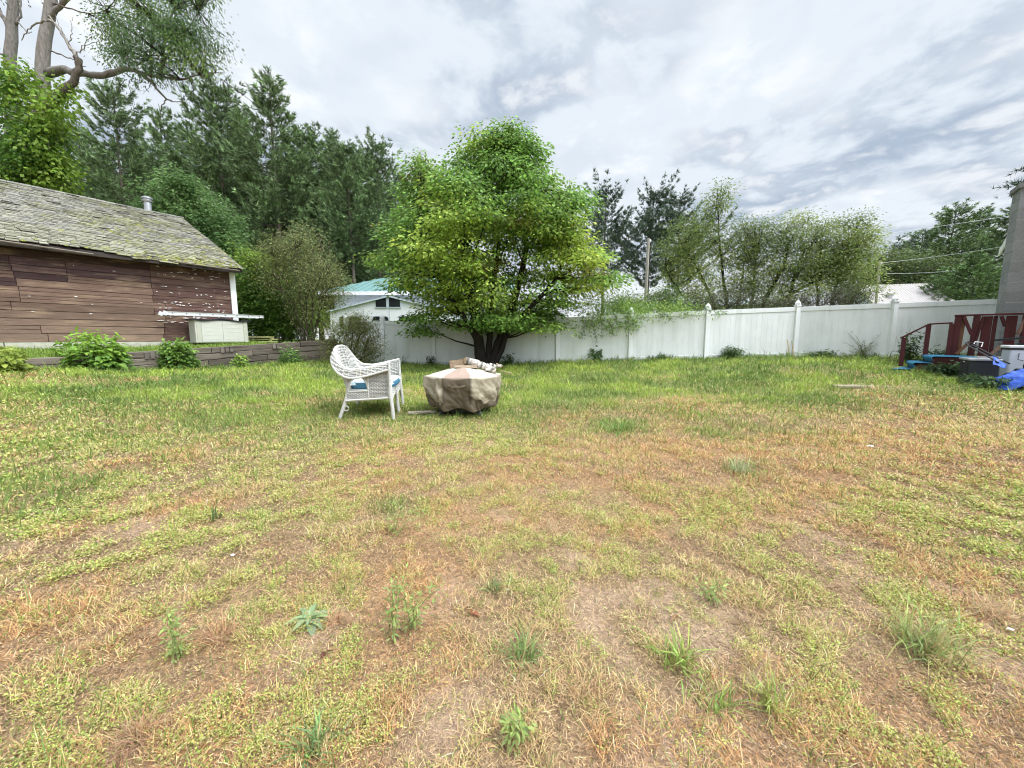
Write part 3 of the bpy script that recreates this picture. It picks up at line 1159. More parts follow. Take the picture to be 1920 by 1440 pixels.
# ================================================================ wicker chair
M_WICKER = pm('worn white wicker', None, rough=0.75, var=0.10, scale=30, bump=0.25, spec=0.2, tint=(0.42, 0.36, 0.24), tint_scale=14, tint_lo=0.57, tint_hi=0.70, tint_amt=0.6)
M_CUSH = pm('cushion top', None, rough=0.9, var=0.06, scale=12, spec=0.1)
WHITE = np.array((0.50, 0.49, 0.455))


def weave(mb, g, col, r=0.007, step=1, gap=None):
    """basket weave over a grid of points (a, b, 3): stakes one way, strands the other weaving in and out"""
    a, b = g.shape[:2]
    du = np.gradient(g, axis=0)
    dv = np.gradient(g, axis=1)
    nrm = unit(np.cross(du, dv))
    for i in range(0, a, 2):
        mb.tube(g[i], r * 0.9, 4, col * random.uniform(0.8, 1.0), cap=False)
    for j in range(b):
        k = np.where((np.arange(a) + 2 * j) % 4 < 2, 1.0, -1.0)[:, None]
        mb.tube(g[:, j] + nrm[:, j] * k * r * 0.8, r, 4, col * random.uniform(0.8, 1.08), cap=False)


def build_chair():
    rot = math.radians(8)
    O = P(738, 786, 5.46)
    O.z = gz(O.x, O.y)
    root = thing('wicker_chair', 'weathered white wicker armchair with rolled arms beside the covered fire pit', 'chair', tuple(O), rot)
    # local frame: origin at the near front foot; +x is where the seat faces, +y the far side
    W, D = 0.98, 0.62
    mleg = lambda pts, r: MB(WHITE).tube(pts, r, 8)
    m = mleg([(0.0, 0.0, -0.03), (-0.01, 0.0, 0.16), (-0.03, 0.0, 0.34), (-0.04, 0.01, 0.55), (-0.05, 0.02, 0.76)], [0.024, 0.026, 0.030, 0.030, 0.028])
    m.build('leg', M_WICKER, root)
    m = mleg([(0.0, W, -0.03), (-0.01, W, 0.16), (-0.03, W, 0.34), (-0.04, W, 0.55), (-0.05, W - 0.02, 0.76)], [0.024, 0.026, 0.030, 0.030, 0.028])
    m.build('leg', M_WICKER, root)
    m = mleg([(0.0, W / 2, -0.03), (-0.01, W / 2, 0.14), (-0.025, W / 2, 0.36)], [0.022, 0.026, 0.026])
    m.build('leg', M_WICKER, root)
    for y in (0.05, W - 0.05):
        m = mleg([(-0.77, y, -0.03), (-0.72, y, 0.10), (-0.645, y, 0.30), (-0.61, y, 0.45), (-0.66, y, 0.66), (-0.76, y + (0.03 if y < 0.5 else -0.03), 0.84)], [0.022, 0.025, 0.028, 0.028, 0.026, 0.022])
        m.build('leg', M_WICKER, root)
    for y in (0.05, W - 0.05):
        # little curl brace on the rear leg
        s = -1 if y < 0.5 else 1
        cu = [(-0.655 + 0.035 * math.cos(q), y + 0.015 * s, 0.16 + 0.035 * math.sin(q)) for q in np.linspace(0, 6.0, 12)]
        MB(WHITE).tube(cu, 0.007, 5).build('leg_curl', M_WICKER, root)
    # side panels: woven wall under each arm, apron along the bottom, arched opening at the back
    for y in (0.0, W):
        m = MB(WHITE)
        nu, nv = 25, 22
        U = np.linspace(-0.33, -0.045, nu)
        V = np.linspace(0.32, 0.72, nv)
        g = np.stack([np.stack([np.full(nv, u + 0.0), np.full(nv, y + 0.012), V], -1) for u in U])
        weave(m, g, WHITE * 0.88, 0.0075)
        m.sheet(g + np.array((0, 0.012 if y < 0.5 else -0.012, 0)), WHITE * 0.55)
        # apron below the opening
        U = np.linspace(-0.62, -0.33, 24)
        g = np.stack([np.stack([np.full(9, u - 0.0), np.full(9, y + 0.02), np.linspace(0.285 + (u + 0.33) * 0.05, 0.405, 9)], -1) for u in U])
        weave(m, g, WHITE * 0.92, 0.0075)
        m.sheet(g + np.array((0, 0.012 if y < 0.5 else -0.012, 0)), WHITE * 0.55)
        # spandrel over the arch
        th = np.linspace(0, math.pi, 15)
        ax = -0.475 + 0.135 * np.cos(th)
        az = 0.43 + 0.19 * np.sin(th)
        arch = [(-0.34, y + 0.015, 0.41)] + [(a, y + 0.015, b) for a, b in zip(ax, az)] + [(-0.61, y + 0.015, 0.41)]
        m.tube(arch, 0.015, 6, WHITE * 0.95)
        for a, b in zip(ax, az):
            top = 0.735 + 0.08 * max(0, -a - 0.45)
            m.tube([(a, y + 0.015, b), (a * 1.06 + 0.02, y + 0.015, top)], 0.0065, 4, WHITE * 0.9, cap=False)
        for q in range(5):
            f = (q + 1) / 6
            m.tube([(a * (1 + 0.06 * f) + 0.02 * f, y + 0.013 + 0.004 * (-1) ** k, b + (0.74 - b) * f) for k, (a, b) in enumerate(zip(ax, az))], 0.007, 4, WHITE * 0.85, cap=False)
        m.tube([(-0.03, y + 0.01, 0.305), (-0.33, y + 0.01, 0.29), (-0.65, y + 0.02, 0.275)], 0.016, 6, WHITE)
        m.tube([(-0.335, y + 0.012, 0.29), (-0.335, y + 0.012, 0.74)], 0.014, 6, WHITE * 0.95)
        m.tube([(-0.34, y + 0.012, 0.41), (-0.62, y + 0.02, 0.40)], 0.013, 6, WHITE)
        m.build('side_panel', M_WICKER, root)
    # front apron with two arches
    m = MB(WHITE)
    ny = 41
    Y = np.linspace(0.02, W - 0.02, ny)
    ph = (Y - 0.02) / (W - 0.04) * 2 % 1.0
    low = 0.23 + 0.10 * np.sqrt(np.clip(1 - ((ph - 0.5) / 0.42) ** 2, 0, 1))
    g = np.stack([np.stack([np.full(12, -0.02) - 0.02 * np.linspace(0, 1, 12), np.full(12, y), np.linspace(l, 0.50, 12)], -1) for y, l in zip(Y, low)])
    weave(m, g, WHITE, 0.0075)
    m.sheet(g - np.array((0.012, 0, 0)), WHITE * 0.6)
    m.tube([(-0.02, y, l) for y, l in zip(Y, low)], 0.013, 6, WHITE)
    m.build('front_apron', M_WICKER, root)
    # rim: runs from the near arm front, along the arm, up round the back and down the other side
    def rim(t):
        # t 0..1 near arm front -> far arm front
        s = abs(t - 0.5) * 2            # 0 centre of the back, 1 arm front
        sg = -1 if t < 0.5 else 1
        th = (1 - s) * 1.9
        if s > 0.52:                    # straight arm
            f = (s - 0.52) / 0.48
            x = -0.50 + 0.47 * f
            y = 0.5 * W + sg * (0.5 * W - 0.01)
            z = 0.715 + 0.095 * f ** 1.3
        else:
            f = s / 0.52
            q = f * math.pi / 2
            x = -0.50 - 0.315 * math.cos(q) ** 0.5
            y = 0.5 * W + sg * (0.5 * W - 0.01) * math.sin(q) ** 0.62
            z = 0.715 + 0.325 * math.cos(q) ** 1.5
        return np.array((x, y, z))
    T = np.linspace(0, 1, 81)
    R = np.array([rim(t) for t in T])
    s = np.abs(T - 0.5) * 2
    # flared outer roll
    cen = np.array((-0.32, 0.5 * W, 0))
    out = R - cen
    out[:, 2] = 0
    tng = unit(np.gradient(R, axis=0))
    nrm = np.cross(tng, np.array((0, 0, 1.0)))
    nrm[:, 2] = 0
    nrm = unit(nrm)
    nrm *= np.sign((nrm * out).sum(1))[:, None]
    wd = 0.045 + 0.02 * sstep(1.0, 0.5, s)
    a = np.linspace(0, 1, 8)
    g = np.stack([R + nrm * (wd * k)[:, None] + np.array((0, 0, 1))[None] * ((0.025 * math.sin(k * 3.14) - 0.0 - k * k) * (0.05 + 1.0 * wd))[:, None] for k in a], 1)
    m = MB(WHITE)
    weave(m, g[::1], WHITE * 1.04, 0.0110)
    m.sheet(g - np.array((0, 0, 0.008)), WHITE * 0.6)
    m.tube(g[:, -1], 0.017, 7, WHITE)
    m.tube(g[:, 0], 0.016, 7, WHITE)
    m.build('rolled_rim', M_WICKER, root)
    # inner backrest and arm walls, from rim down to the seat
    inn = []
    for k in np.linspace(0, 1, 16):
        seat = R.copy()
        seat[:, 2] = 0.44
        seat[:, 0] = np.maximum(seat[:, 0] * 0.82, -0.66) - 0.02
        seat[:, 1] = 0.5 * W + (seat[:, 1] - 0.5 * W) * 0.97
        inn.append(R * (1 - k) + seat * k)
    g = np.stack(inn, 1)
    m = MB(WHITE)
    for gb in (g[s < 0.36], g[(s > 0.345) & (s < 0.62) & (T < 0.5)][:, :6], g[(s > 0.345) & (s < 0.62) & (T > 0.5)][:, :6]):
        weave(m, gb, WHITE * 0.97, 0.0115)
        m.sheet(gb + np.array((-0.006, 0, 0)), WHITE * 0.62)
    m.build('backrest', M_WICKER, root)
    for sel in (T < 0.19, T > 0.81):
        m = MB(WHITE)
        weave(m, g[sel], WHITE * 0.95, 0.0085)
        m.build('arm_wall', M_WICKER, root)
    m = MB(WHITE)
    for y in np.linspace(0.03, W - 0.03, 60):
        m.tube([(-0.62, y, 0.42), (-0.03, y, 0.425)], 0.008, 4, WHITE * 0.9, cap=False)
    for x in (-0.6, -0.33, -0.04):
        m.tube([(x, 0.02, 0.41), (x, W - 0.02, 0.41)], 0.014, 6, WHITE * 0.8)
    m.build('seat', M_WICKER, root)
    # arm fronts
    for y in (0.0, W):
        m = MB(WHITE)
        yc = y
        g = np.stack([np.stack([np.full(10, -0.035), np.full(10, yc + dy), np.linspace(0.48, 0.79, 10)], -1) for dy in np.linspace(-0.05, 0.05, 13)])
        weave(m, g, WHITE, 0.007)
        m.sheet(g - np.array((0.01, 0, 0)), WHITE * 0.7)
        m.build('arm_front', M_WICKER, root)
    # cushion lies on the seat: a thing of its own
    cw = ROOTM[root.name] @ Vector((-0.31, W / 2, 0.435))
    cu = thing('seat_cushion', 'white and blue seat cushion lying on the wicker armchair', 'cushion', tuple(cw), rot)
    nx, ny = 22, 26
    X = np.linspace(-1, 1, nx)
    Yv = np.linspace(-1, 1, ny)
    gx, gy = np.meshgrid(X, Yv, indexing='ij')
    e = (1 - np.abs(gx) ** 5) * (1 - np.abs(gy) ** 5)
    hz = 0.10 * np.clip(e, 0, 1) ** 0.35 + 0.006 * np.sin(gx * 9) * np.cos(gy * 7)
    rows = (np.sin(gx * 16 + 2 * np.sin(gy * 4)) > 0.55) & (np.abs(gx) < 0.85)
    c = np.where(rows[..., None], np.array((0.55, 0.68, 0.72)), np.array((0.80, 0.80, 0.76)))
    m = MB()
    m.sheet(np.stack([gx * 0.30, gy * 0.445, 0.055 + hz * 0.75], -1)[:, ::-1], c[:, ::-1])
    m.build('cushion_top', M_CUSH, cu, smooth=True)
    m = MB((0.07, 0.20, 0.30))
    th = np.linspace(0, 2 * np.pi, 60)
    sq = lambda q, p: np.sign(q) * np.abs(q) ** p
    bx, by = 0.305 * sq(np.cos(th), 0.35), 0.45 * sq(np.sin(th), 0.35)
    g = np.stack([np.stack([bx * k, by * k, np.full(60, z)], -1) for k, z in ((0.97, 0.0), (1.0, 0.02), (1.0, 0.06), (0.965, 0.085))], 1)
    m.sheet(g)
    m.build('cushion_border', M_CUSH, cu, smooth=True)
    b = MB((0.7, 0.72, 0.72))
    # back pillow leaning in the arched opening
    g2 = np.stack([gx * 0.20, gy * 0.36, 0.0 * gx], -1)
    pw = ROOTM[root.name] @ Vector((-0.50, W / 2, 0.53))
    return root


build_chair()

# ================================================================ covered fire pit with logs
M_COVER = pm('canvas cover', None, rough=0.75, var=0.10, scale=7, bump=0.12, spec=0.2)
M_LOG = pm('split log', None, rough=0.9, var=0.35, scale=9, stretch=(1, 4, 4), bump=0.5, spec=0.1)


def build_pit():
    c = P(870, 740, 5.98)
    z0 = gz(c.x, c.y)
    rz = math.radians(-4)
    t = thing('covered_fire_pit', 'octagonal fire pit under a crumpled tan canvas cover', 'fire pit', (c.x, c.y, z0), rz)
    R = 0.565
    NA, H0, H1, HT = 192, 0.10, 0.565, 0.735
    th = np.linspace(0, 2 * np.pi, NA, endpoint=False)
    # outline: octagon whose front face looks at the camera (-y)
    k = np.pi / 4
    ph = (th + np.pi / 2 + k / 2) % k - k / 2
    octr = R * 0.955 / np.cos(ph) * (1 - 0.02 * np.cos(8 * (th + np.pi / 2)))
    TAN, TAUPE, PINK = np.array((0.31, 0.27, 0.195)), np.array((0.115, 0.09, 0.062)), np.array((0.31, 0.225, 0.175))
    front = np.angle(np.exp(1j * (th + np.pi / 2)))           # 0 at the front
    rows, cols = [], []
    lv = np.linspace(0, 1, 60)
    sd = np.random.default_rng(4)
    f1, f2, f3 = sd.uniform(0, 6, 3)
    for q in lv:
        z = H0 + (H1 - H0) * q
        dn = 1 - q
        fold = np.sin(th * 9 + f1 + 1.5 * np.sin(q * 3)) * 0.5 + np.sin(th * 17 + f2 + 2.0 * q) * 0.35 + np.sin(th * 31 + f3 - 3 * q) * 0.18
        # long creases that run down from the top edge, deeper away from the flat front panel
        flat = np.exp(-(front / 0.30) ** 2)
        dia = np.abs(np.sin(th * 6.5 + 4.2 * q)) - 0.6
        r = octr * (1 + 0.050 * fold * dn * (1 - 0.55 * flat) + 0.062 * dia * math.sin(math.pi * min(1, dn * 1.1)) * (1 - 0.7 * flat))
        cru = fbm(th * 5.0 + 3, np.full(NA, q * 2.2 + 4), 0.8, 3, 3) - 0.5
        cr2 = np.abs(fbm(th * 7.0 + 13 + q * 3, np.full(NA, q * 3.0 + 1), 0.9, 2, 6) - 0.5)
        r = r + (0.05 * cru - 0.085 * cr2) * min(1.0, dn * 3) * (1 - 0.45 * flat)
        r = r * (1.03 + 0.02 * math.sin(3.14 * q) - 0.12 * dn ** 2)
        zz = z + 0.02 * np.sin(th * 5 + f2) * dn - 0.012 * np.cos(8 * (th + np.pi / 2)) * q
        if q < 0.02:
            zz = zz + 0.012 * np.sin(th * 7 + f3)
        rows.append(np.stack([r * np.cos(th), r * np.sin(th), zz], -1))
        hem = 0.34 + 0.13 * np.sin(th * 4.0 + 0.6) * (np.abs(front) > 0.28) + 0.03 * np.sin(th * 19)
        cc = np.where((q < hem)[:, None] | (np.abs(front) < 0.34)[:, None], TAUPE, TAN)
        edge = np.abs(np.abs(front) - 0.34) < 0.02
        cc = np.where(edge[:, None] & (q > 0.2), cc * 0.6, cc)
        cols.append(cc)
    for q in np.linspace(0.05, 1, 14):
        f = 1 - q
        r = octr * f * (1 + 0.0 * th)
        z = H1 + 0.012 * (1 - q) + (HT - H1) * q ** 0.92 - 0.014 * np.abs(np.sin(th * 4)) * math.sin(math.pi * q)
        rows.append(np.stack([r * np.cos(th), r * np.sin(th), np.full(NA, 0) + z], -1))
        wid = np.abs(r * np.sin(front))
        pk = (np.abs(front) < 0.42) & (wid < 0.19)
        cols.append(np.where(pk[:, None], PINK, np.array((0.44, 0.405, 0.33))))
    g = np.stack(rows)
    g = np.concatenate([g, g[:, :1]], 1)
    cg = np.stack(cols)
    cg = np.concatenate([cg, cg[:, :1]], 1)
    m = MB()
    m.sheet(g, cg)
    cov = m.build('cover', M_COVER, t, smooth=True)
    # sewn-on handle of the front panel
    m = MB(TAUPE * 1.15)
    y = -R * 0.965
    m.bar((-0.14, y - 0.004, 0.475), (-0.07, y - 0.03, 0.455), 0.012, 0.03)
    m.bar((-0.07, y - 0.03, 0.455), (0.08, y - 0.032, 0.458), 0.012, 0.03)
    m.bar((0.08, y - 0.032, 0.458), (0.15, y - 0.006, 0.48), 0.012, 0.03)
    m.build('cover_handle', M_COVER, cov, bevel=0.004)
    m = MB((0.018, 0.017, 0.016))
    m.lathe([(0.0, 0.02), (0.36, 0.02), (0.40, 0.06), (0.42, 0.30), (0.0, 0.30)], 20)
    m.build('fire_bowl', M_BLACK, t)
    for q in range(4):
        a = math.pi / 4 + q * math.pi / 2
        m = MB()
        m.tube([(0.40 * math.cos(a), 0.40 * math.sin(a), -0.02), (0.36 * math.cos(a), 0.36 * math.sin(a), 0.2)], 0.025, 8)
        m.lathe([(0.0, 0), (0.05, 0.0), (0.055, 0.03), (0.02, 0.07)], 10, (0.41 * math.cos(a), 0.41 * math.sin(a), -0.01))
        m.build('leg', M_BLACK, t)
    root = ROOTM[t.name]
    rr = random.Random(21)

    def log(name, label, cat, pts, r, n, col, ring=None, seed=0):
        q = random.Random(seed)
        w = root @ Vector(pts[0])
        o = thing(name, label, cat, tuple(w), rz)
        p = np.array(pts) - np.array(pts[0])
        xs = np.linspace(0, 1, 19)
        pp = np.stack([np.interp(xs, np.linspace(0, 1, len(p)), p[:, i]) for i in range(3)], -1)
        pp += np.random.default_rng(seed).normal(0, 0.004, pp.shape)
        b = MB()
        cc = [np.array(col) * q.choice((0.22, 0.6, 0.85, 1.0, 1.15)) for _ in range(19)]
        b.tube(pp, [r * q.uniform(0.90, 1.08) for _ in range(19)], n, np.array(cc), cap=False)
        b.build('bark', M_LOG, o, smooth=False)
        for a, d in ((pp[0], pp[0] - pp[1]), (pp[-1], pp[-1] - pp[-2])):
            e = MB(np.array((0.46, 0.36, 0.24)))
            d = d / np.linalg.norm(d)
            e.tube([a - d * 0.002, a + d * 0.006], r * 0.93, n)
            e.build('cut_end', M_LOG, o)
        return o
    zt = lambda x, y: H1 + (HT - H1) * max(0, 1 - math.hypot(x, y) / R) ** 0.92
    # split logs: triangular prisms
    def split(label, a, b, w, h, col, roll):
        o = thing('split_log', label, 'log', tuple(root @ Vector(a)), rz)
        a0, b0 = Vector((0, 0, 0)), Vector(b) - Vector(a)
        d = b0.normalized()
        y = Vector((0, 0, 1)).cross(d).normalized()
        z = d.cross(y)
        rot = Matrix.Rotation(roll, 3, d)
        y, z = rot @ y, rot @ z
        prof = [y * -w + z * 0, y * -w * 0.3 + z * h, y * w * 0.45 + z * h * 0.9, y * w + z * h * 0.1, y * 0.2 * w - z * 0.15 * h]
        prof = [p + z * 0.0 for p in prof]
        m = MB()
        n = 7
        g = []
        for i in range(n):
            f = i / (n - 1)
            ring = [a0.lerp(b0, f) + p * rr.uniform(0.93, 1.05) for p in prof]
            g.append([tuple(q) for q in ring + ring[:1]])
        m.sheet(np.array(g)[:, ::-1], np.array(col))
        m.build('wood', M_LOG, o)
        e = MB((0.16, 0.12, 0.085))
        e.add(g[0][:-1], [tuple(range(5))])
        e.build('cut_end', M_LOG, o)
        e = MB((0.16, 0.12, 0.085))
        e.add(g[-1][:-1], [tuple(range(5))[::-1]])
        e.build('cut_end', M_LOG, o)
    split('dark split log on top of the fire pit cover, nearest the chair', (-0.22, 0.02, zt(-0.22, 0.02) + 0.015), (0.04, 0.12, zt(0.04, 0.12) + 0.03), 0.07, 0.11, (0.22, 0.16, 0.105), 0.2)
    split('flat split log wedged under the birch log on the cover', (-0.12, -0.10, zt(-0.12, -0.10) + 0.005), (0.22, -0.03, zt(0.22, -0.03) + 0.012), 0.055, 0.045, (0.25, 0.19, 0.13), -0.1)
    log('birch_log', 'peeling white birch log sloping down the right of the fire pit cover', 'log', [(0.03, 0.02, zt(0.03, 0.02) + 0.075), (0.25, 0.03, zt(0.25, 0.03) + 0.07), (0.50, 0.03, zt(0.50, 0.03) + 0.05)], 0.058, 10, (0.52, 0.48, 0.42), seed=2)
    log('birch_branch', 'thin forked birch branch at the low end of the log pile', 'branch', [(0.36, -0.05, zt(0.36, -0.05) + 0.03), (0.47, -0.02, zt(0.47, -0.02) + 0.08), (0.53, 0.0, zt(0.53, 0) + 0.16)], 0.02, 7, (0.6, 0.56, 0.5), seed=5)
    log('birch_stick', 'short pale birch stick poking out beyond the cover edge', 'stick', [(0.40, 0.03, zt(0.4, 0.03) + 0.12), (0.52, 0.0, zt(0.52, 0) + 0.13), (0.60, -0.03, zt(0.6, 0) + 0.155)], 0.022, 7, (0.6, 0.57, 0.5), seed=6)
    log('twig', 'thin dry twig sticking out to the right of the birch log', 'twig', [(0.42, 0.06, zt(0.42, 0.06) + 0.03), (0.60, 0.02, zt(0.6, 0) + 0.07), (0.74, -0.01, zt(0.6, 0) + 0.045)], 0.007, 6, (0.45, 0.36, 0.24), seed=8)
    # curls of loose bark
    b = P(792, 774, 5.8)
    b.z = gz(b.x, b.y)
    o = thing('weathered_board', 'grey weathered board lying in the grass at the foot of the fire pit', 'board', (b.x, b.y, b.z + 0.02), math.radians(14))
    m = MB((0.30, 0.25, 0.20))
    m.box((0, 0, 0), (0.42, 0.10, 0.03))
    m.box((0.1, 0.07, -0.005), (0.5, 0.04, 0.025), Matrix.Rotation(0.1, 3, 'Z'))
    m.build('board', M_LOG, o, bevel=0.004)


build_pit()
# ================================================================ deck, steps and clutter at the right
M_RED = pm('dark red stain', None, rough=0.65, var=0.25, scale=6, stretch=(3, 3, 0.7), bump=0.15, spec=0.2)
M_CARPET = pm('blue outdoor carpet', (0.045, 0.155, 0.235), rough=0.95, var=0.35, scale=26, bump=0.5, spec=0.05, tint=(0.10, 0.21, 0.28), tint_scale=5, tint_lo=0.5, tint_hi=0.7, tint_amt=0.5)
M_DECK = pm('grey deck boards', (0.30, 0.29, 0.27), rough=0.8, var=0.2, scale=5, stretch=(1, 6, 1))
M_BLOCK = pm('grey concrete block', None, rough=0.9, var=0.16, scale=26, bump=0.35, spec=0.15)
M_MORTAR = pm('pale mortar', (0.36, 0.36, 0.35), rough=0.9, var=0.15, scale=20)
M_DKGREY = pm('dark grey plastic', (0.030, 0.032, 0.032), rough=0.8, var=0.15, scale=6)
M_BLUE = pm('blue tarpaulin', (0.015, 0.075, 0.42), rough=0.45, var=0.35, scale=6, bump=0.9, spec=0.4)
M_COOL = pm('white cooler plastic', (0.58, 0.61, 0.68), rough=0.4, var=0.06, scale=5)
M_WHITE = pm('white paint', (0.80, 0.80, 0.80), rough=0.5, var=0.06, scale=5)
M_STEEL = pm('grey steel', (0.33, 0.34, 0.35), rough=0.4, var=0.15, scale=8, metal=0.3)
DK_A = math.atan2(-0.63, 0.777)
DKO = Vector((8.80, 8.06, 0.62))
DB, DA = Vector((0.777, -0.63, 0)), Vector((0.63, 0.777, 0))
RED = np.array((0.072, 0.018, 0.018))


def on_line(u, y, base=DKO):
    """local x on the deck line at depth-coordinate y that photo column u sees"""
    k = (u - 960) / F_PX
    p = base + DA * y
    return (k * p.y - p.x) / (DB.x - k * DB.y)


def build_deck():
    t = thing('deck', 'dark red stained wooden deck with railing beside the grey block chimney', 'deck', tuple(DKO), DK_A)
    zt = 0.35
    fl = MB()
    for k in range(7):
        fl.box((2.35, 0.07 + k * 0.137, zt - 0.016), (3.4, 0.13, 0.03))
    fl.build('floor', M_DECK, t)
    for y in (0.02, 0.94):
        fr = MB(RED * 0.55)
        fr.box((2.0, y, zt - 0.10), (4.0, 0.04, 0.14))
        fr.build('joist', M_RED, t)
    for x in (0.08, 1.3, 2.6):
        for y in (0.06, 0.9):
            p = MB(RED * 0.5)
            p.box((x, y, 0.08), (0.09, 0.09, 0.42))
            p.build('support_post', M_RED, t)
    y = 0.97
    X = lambda u: on_line(u, y)
    ztop = 1.22
    r = MB(RED)
    r.bar((X(1779), y, ztop), (X(1990), y, ztop + 0.01), 0.11, 0.035)
    r.build('top_rail', M_RED, t, bevel=0.004)
    for u, w, c, lean in ((1786, 0.09, RED, 0.0), (1793, 0.085, np.array((0.17, 0.085, 0.045)), 0.02), (1818, 0.09, RED * 0.9, 0.02), (1914, 0.11, RED * 1.3, 0.0)):
        m = MB(c)
        m.bar((X(u), y + (0.05 if u == 1793 else 0), zt - 0.05), (X(u) + lean, y + (0.05 if u == 1793 else 0), ztop - 0.018), w, w)
        m.build('post', M_RED, t, bevel=0.004)
    for ua, ub in ((1831, 1851), (1851, 1860), (1875, 1897)):
        m = MB(RED * (1.0 if ua != 1851 else 0.8))
        xa, xb = X(ua) + 0.004, X(ub) - 0.004
        m.box(((xa + xb) / 2, y + 0.02, (zt + ztop) / 2 - 0.012), (xb - xa, 0.03, ztop - zt - 0.03))
        m.build('board', M_RED, t, bevel=0.003)
    for a, b, c in (((1795, ztop - 0.03), (1814, zt + 0.45), RED), ((1790, zt + 0.03), (1812, zt + 0.30), np.array((0.17, 0.085, 0.045))),
                    ((1831, ztop - 0.03), (1819, zt + 0.05), RED * 0.9), ((1864, ztop - 0.03), (1874, ztop - 0.25), RED * 0.7),
                    ((1899, ztop - 0.42), (1912, ztop - 0.05), np.array((0.20, 0.12, 0.09))), ((1856, zt + 0.05), (1872, zt + 0.22), np.array((0.25, 0.16, 0.11)))):
        m = MB(c)
        m.bar((X(a[0]), y - 0.035, a[1]), (X(b[0]), y - 0.035, b[1]), 0.035, 0.055)
        m.build('brace', M_RED, t, bevel=0.003)


def build_steps():
    t = thing('porch_steps', 'wooden steps covered in faded blue carpet with a dark red handrail', 'steps', tuple(DKO), DK_A)
    zs = [0.35, 0.205, 0.06]
    td = 0.25
    W = 0.95
    for k, z in enumerate(zs):
        x0 = -td * k
        x1 = 0.62 if k == 0 else x0 + td + 0.02
        n = 12
        # carpet: sagging top and a rolled nose
        yy = np.linspace(0.0, W, n)
        prof = [(x1, 0.0), (x0 + 0.06, 0.002), (x0 + 0.015, 0.0), (x0 - 0.015, -0.02), (x0 - 0.012, -0.05), (x0 + 0.015, -0.09), (x0 + 0.018, -0.145)]
        if k == 2:
            prof = [(x1, 0.0), (x0 + 0.06, 0.0), (x0 - 0.05, -0.008), (x0 - 0.10, -0.03), (x0 - 0.12, -0.06)]
        rr = np.random.default_rng(k)
        g = np.stack([np.stack([np.full(n, px) + rr.normal(0, 0.004, n), yy, np.full(n, z + pz) + 0.006 * np.sin(yy * 7 + k) + rr.normal(0, 0.002, n)], -1) for px, pz in prof])
        m = MB()
        m.sheet(g)
        m.build('carpet', M_CARPET, t, smooth=True, solid=0.012)
        b = MB(RED * 0.45)
        b.box(((x0 + 0.03 + x1) / 2, W / 2, z - 0.03), (x1 - x0 - 0.05, W - 0.02, 0.035))
        b.build('tread', M_RED, t)
    s = MB(np.array((0.09, 0.05, 0.04)))
    s.prism([(0.55, 0.03, 0.31), (0.02, 0.03, 0.31), (0.02, 0.03, 0.165), (-td + 0.02, 0.03, 0.165), (-td + 0.02, 0.03, 0.02), (-2 * td + 0.02, 0.03, 0.02), (-2 * td + 0.02, 0.03, -0.05), (0.1, 0.03, -0.05), (0.15, 0.03, 0.20), (0.55, 0.03, 0.22)], (0, 0.035, 0))
    s.build('stringer', M_RED, t)
    s = MB(np.array((0.09, 0.05, 0.04)))
    s.prism([(0.55, 0.90, 0.31), (0.02, 0.90, 0.31), (0.02, 0.90, 0.165), (-td + 0.02, 0.90, 0.165), (-td + 0.02, 0.90, 0.02), (-2 * td + 0.02, 0.90, 0.02), (-2 * td + 0.02, 0.90, -0.05), (0.1, 0.90, -0.05), (0.15, 0.90, 0.20), (0.55, 0.90, 0.22)], (0, 0.035, 0))
    s.build('stringer', M_RED, t)
    y = 0.97
    xs = [on_line(1690, y), on_line(1733, y), on_line(1776, y)]
    posts = [(xs[0], -0.05, 0.74), (xs[1], 0.30, 1.03), (xs[2], 0.30, 1.05)]
    for x, z0, z1 in posts:
        m = MB(RED * 1.05)
        m.box((x, y, (z0 + z1) / 2), (0.075, 0.075, z1 - z0))
        m.build('post', M_RED, t, bevel=0.004)
    m = MB(RED * 0.9)
    m.bar((xs[0] - 0.06, y, posts[0][2] - 0.01), (xs[1], y, posts[1][2] + 0.012), 0.085, 0.032)
    m.bar((xs[1] + 0.001, y, posts[1][2] + 0.014), (xs[2], y, posts[2][2] + 0.014), 0.083, 0.032)
    m.build('handrail', M_RED, t, bevel=0.003)


build_deck()
build_steps()
HCO = Vector((10.84, 8.62, 0.6))       # near corner of the chimney


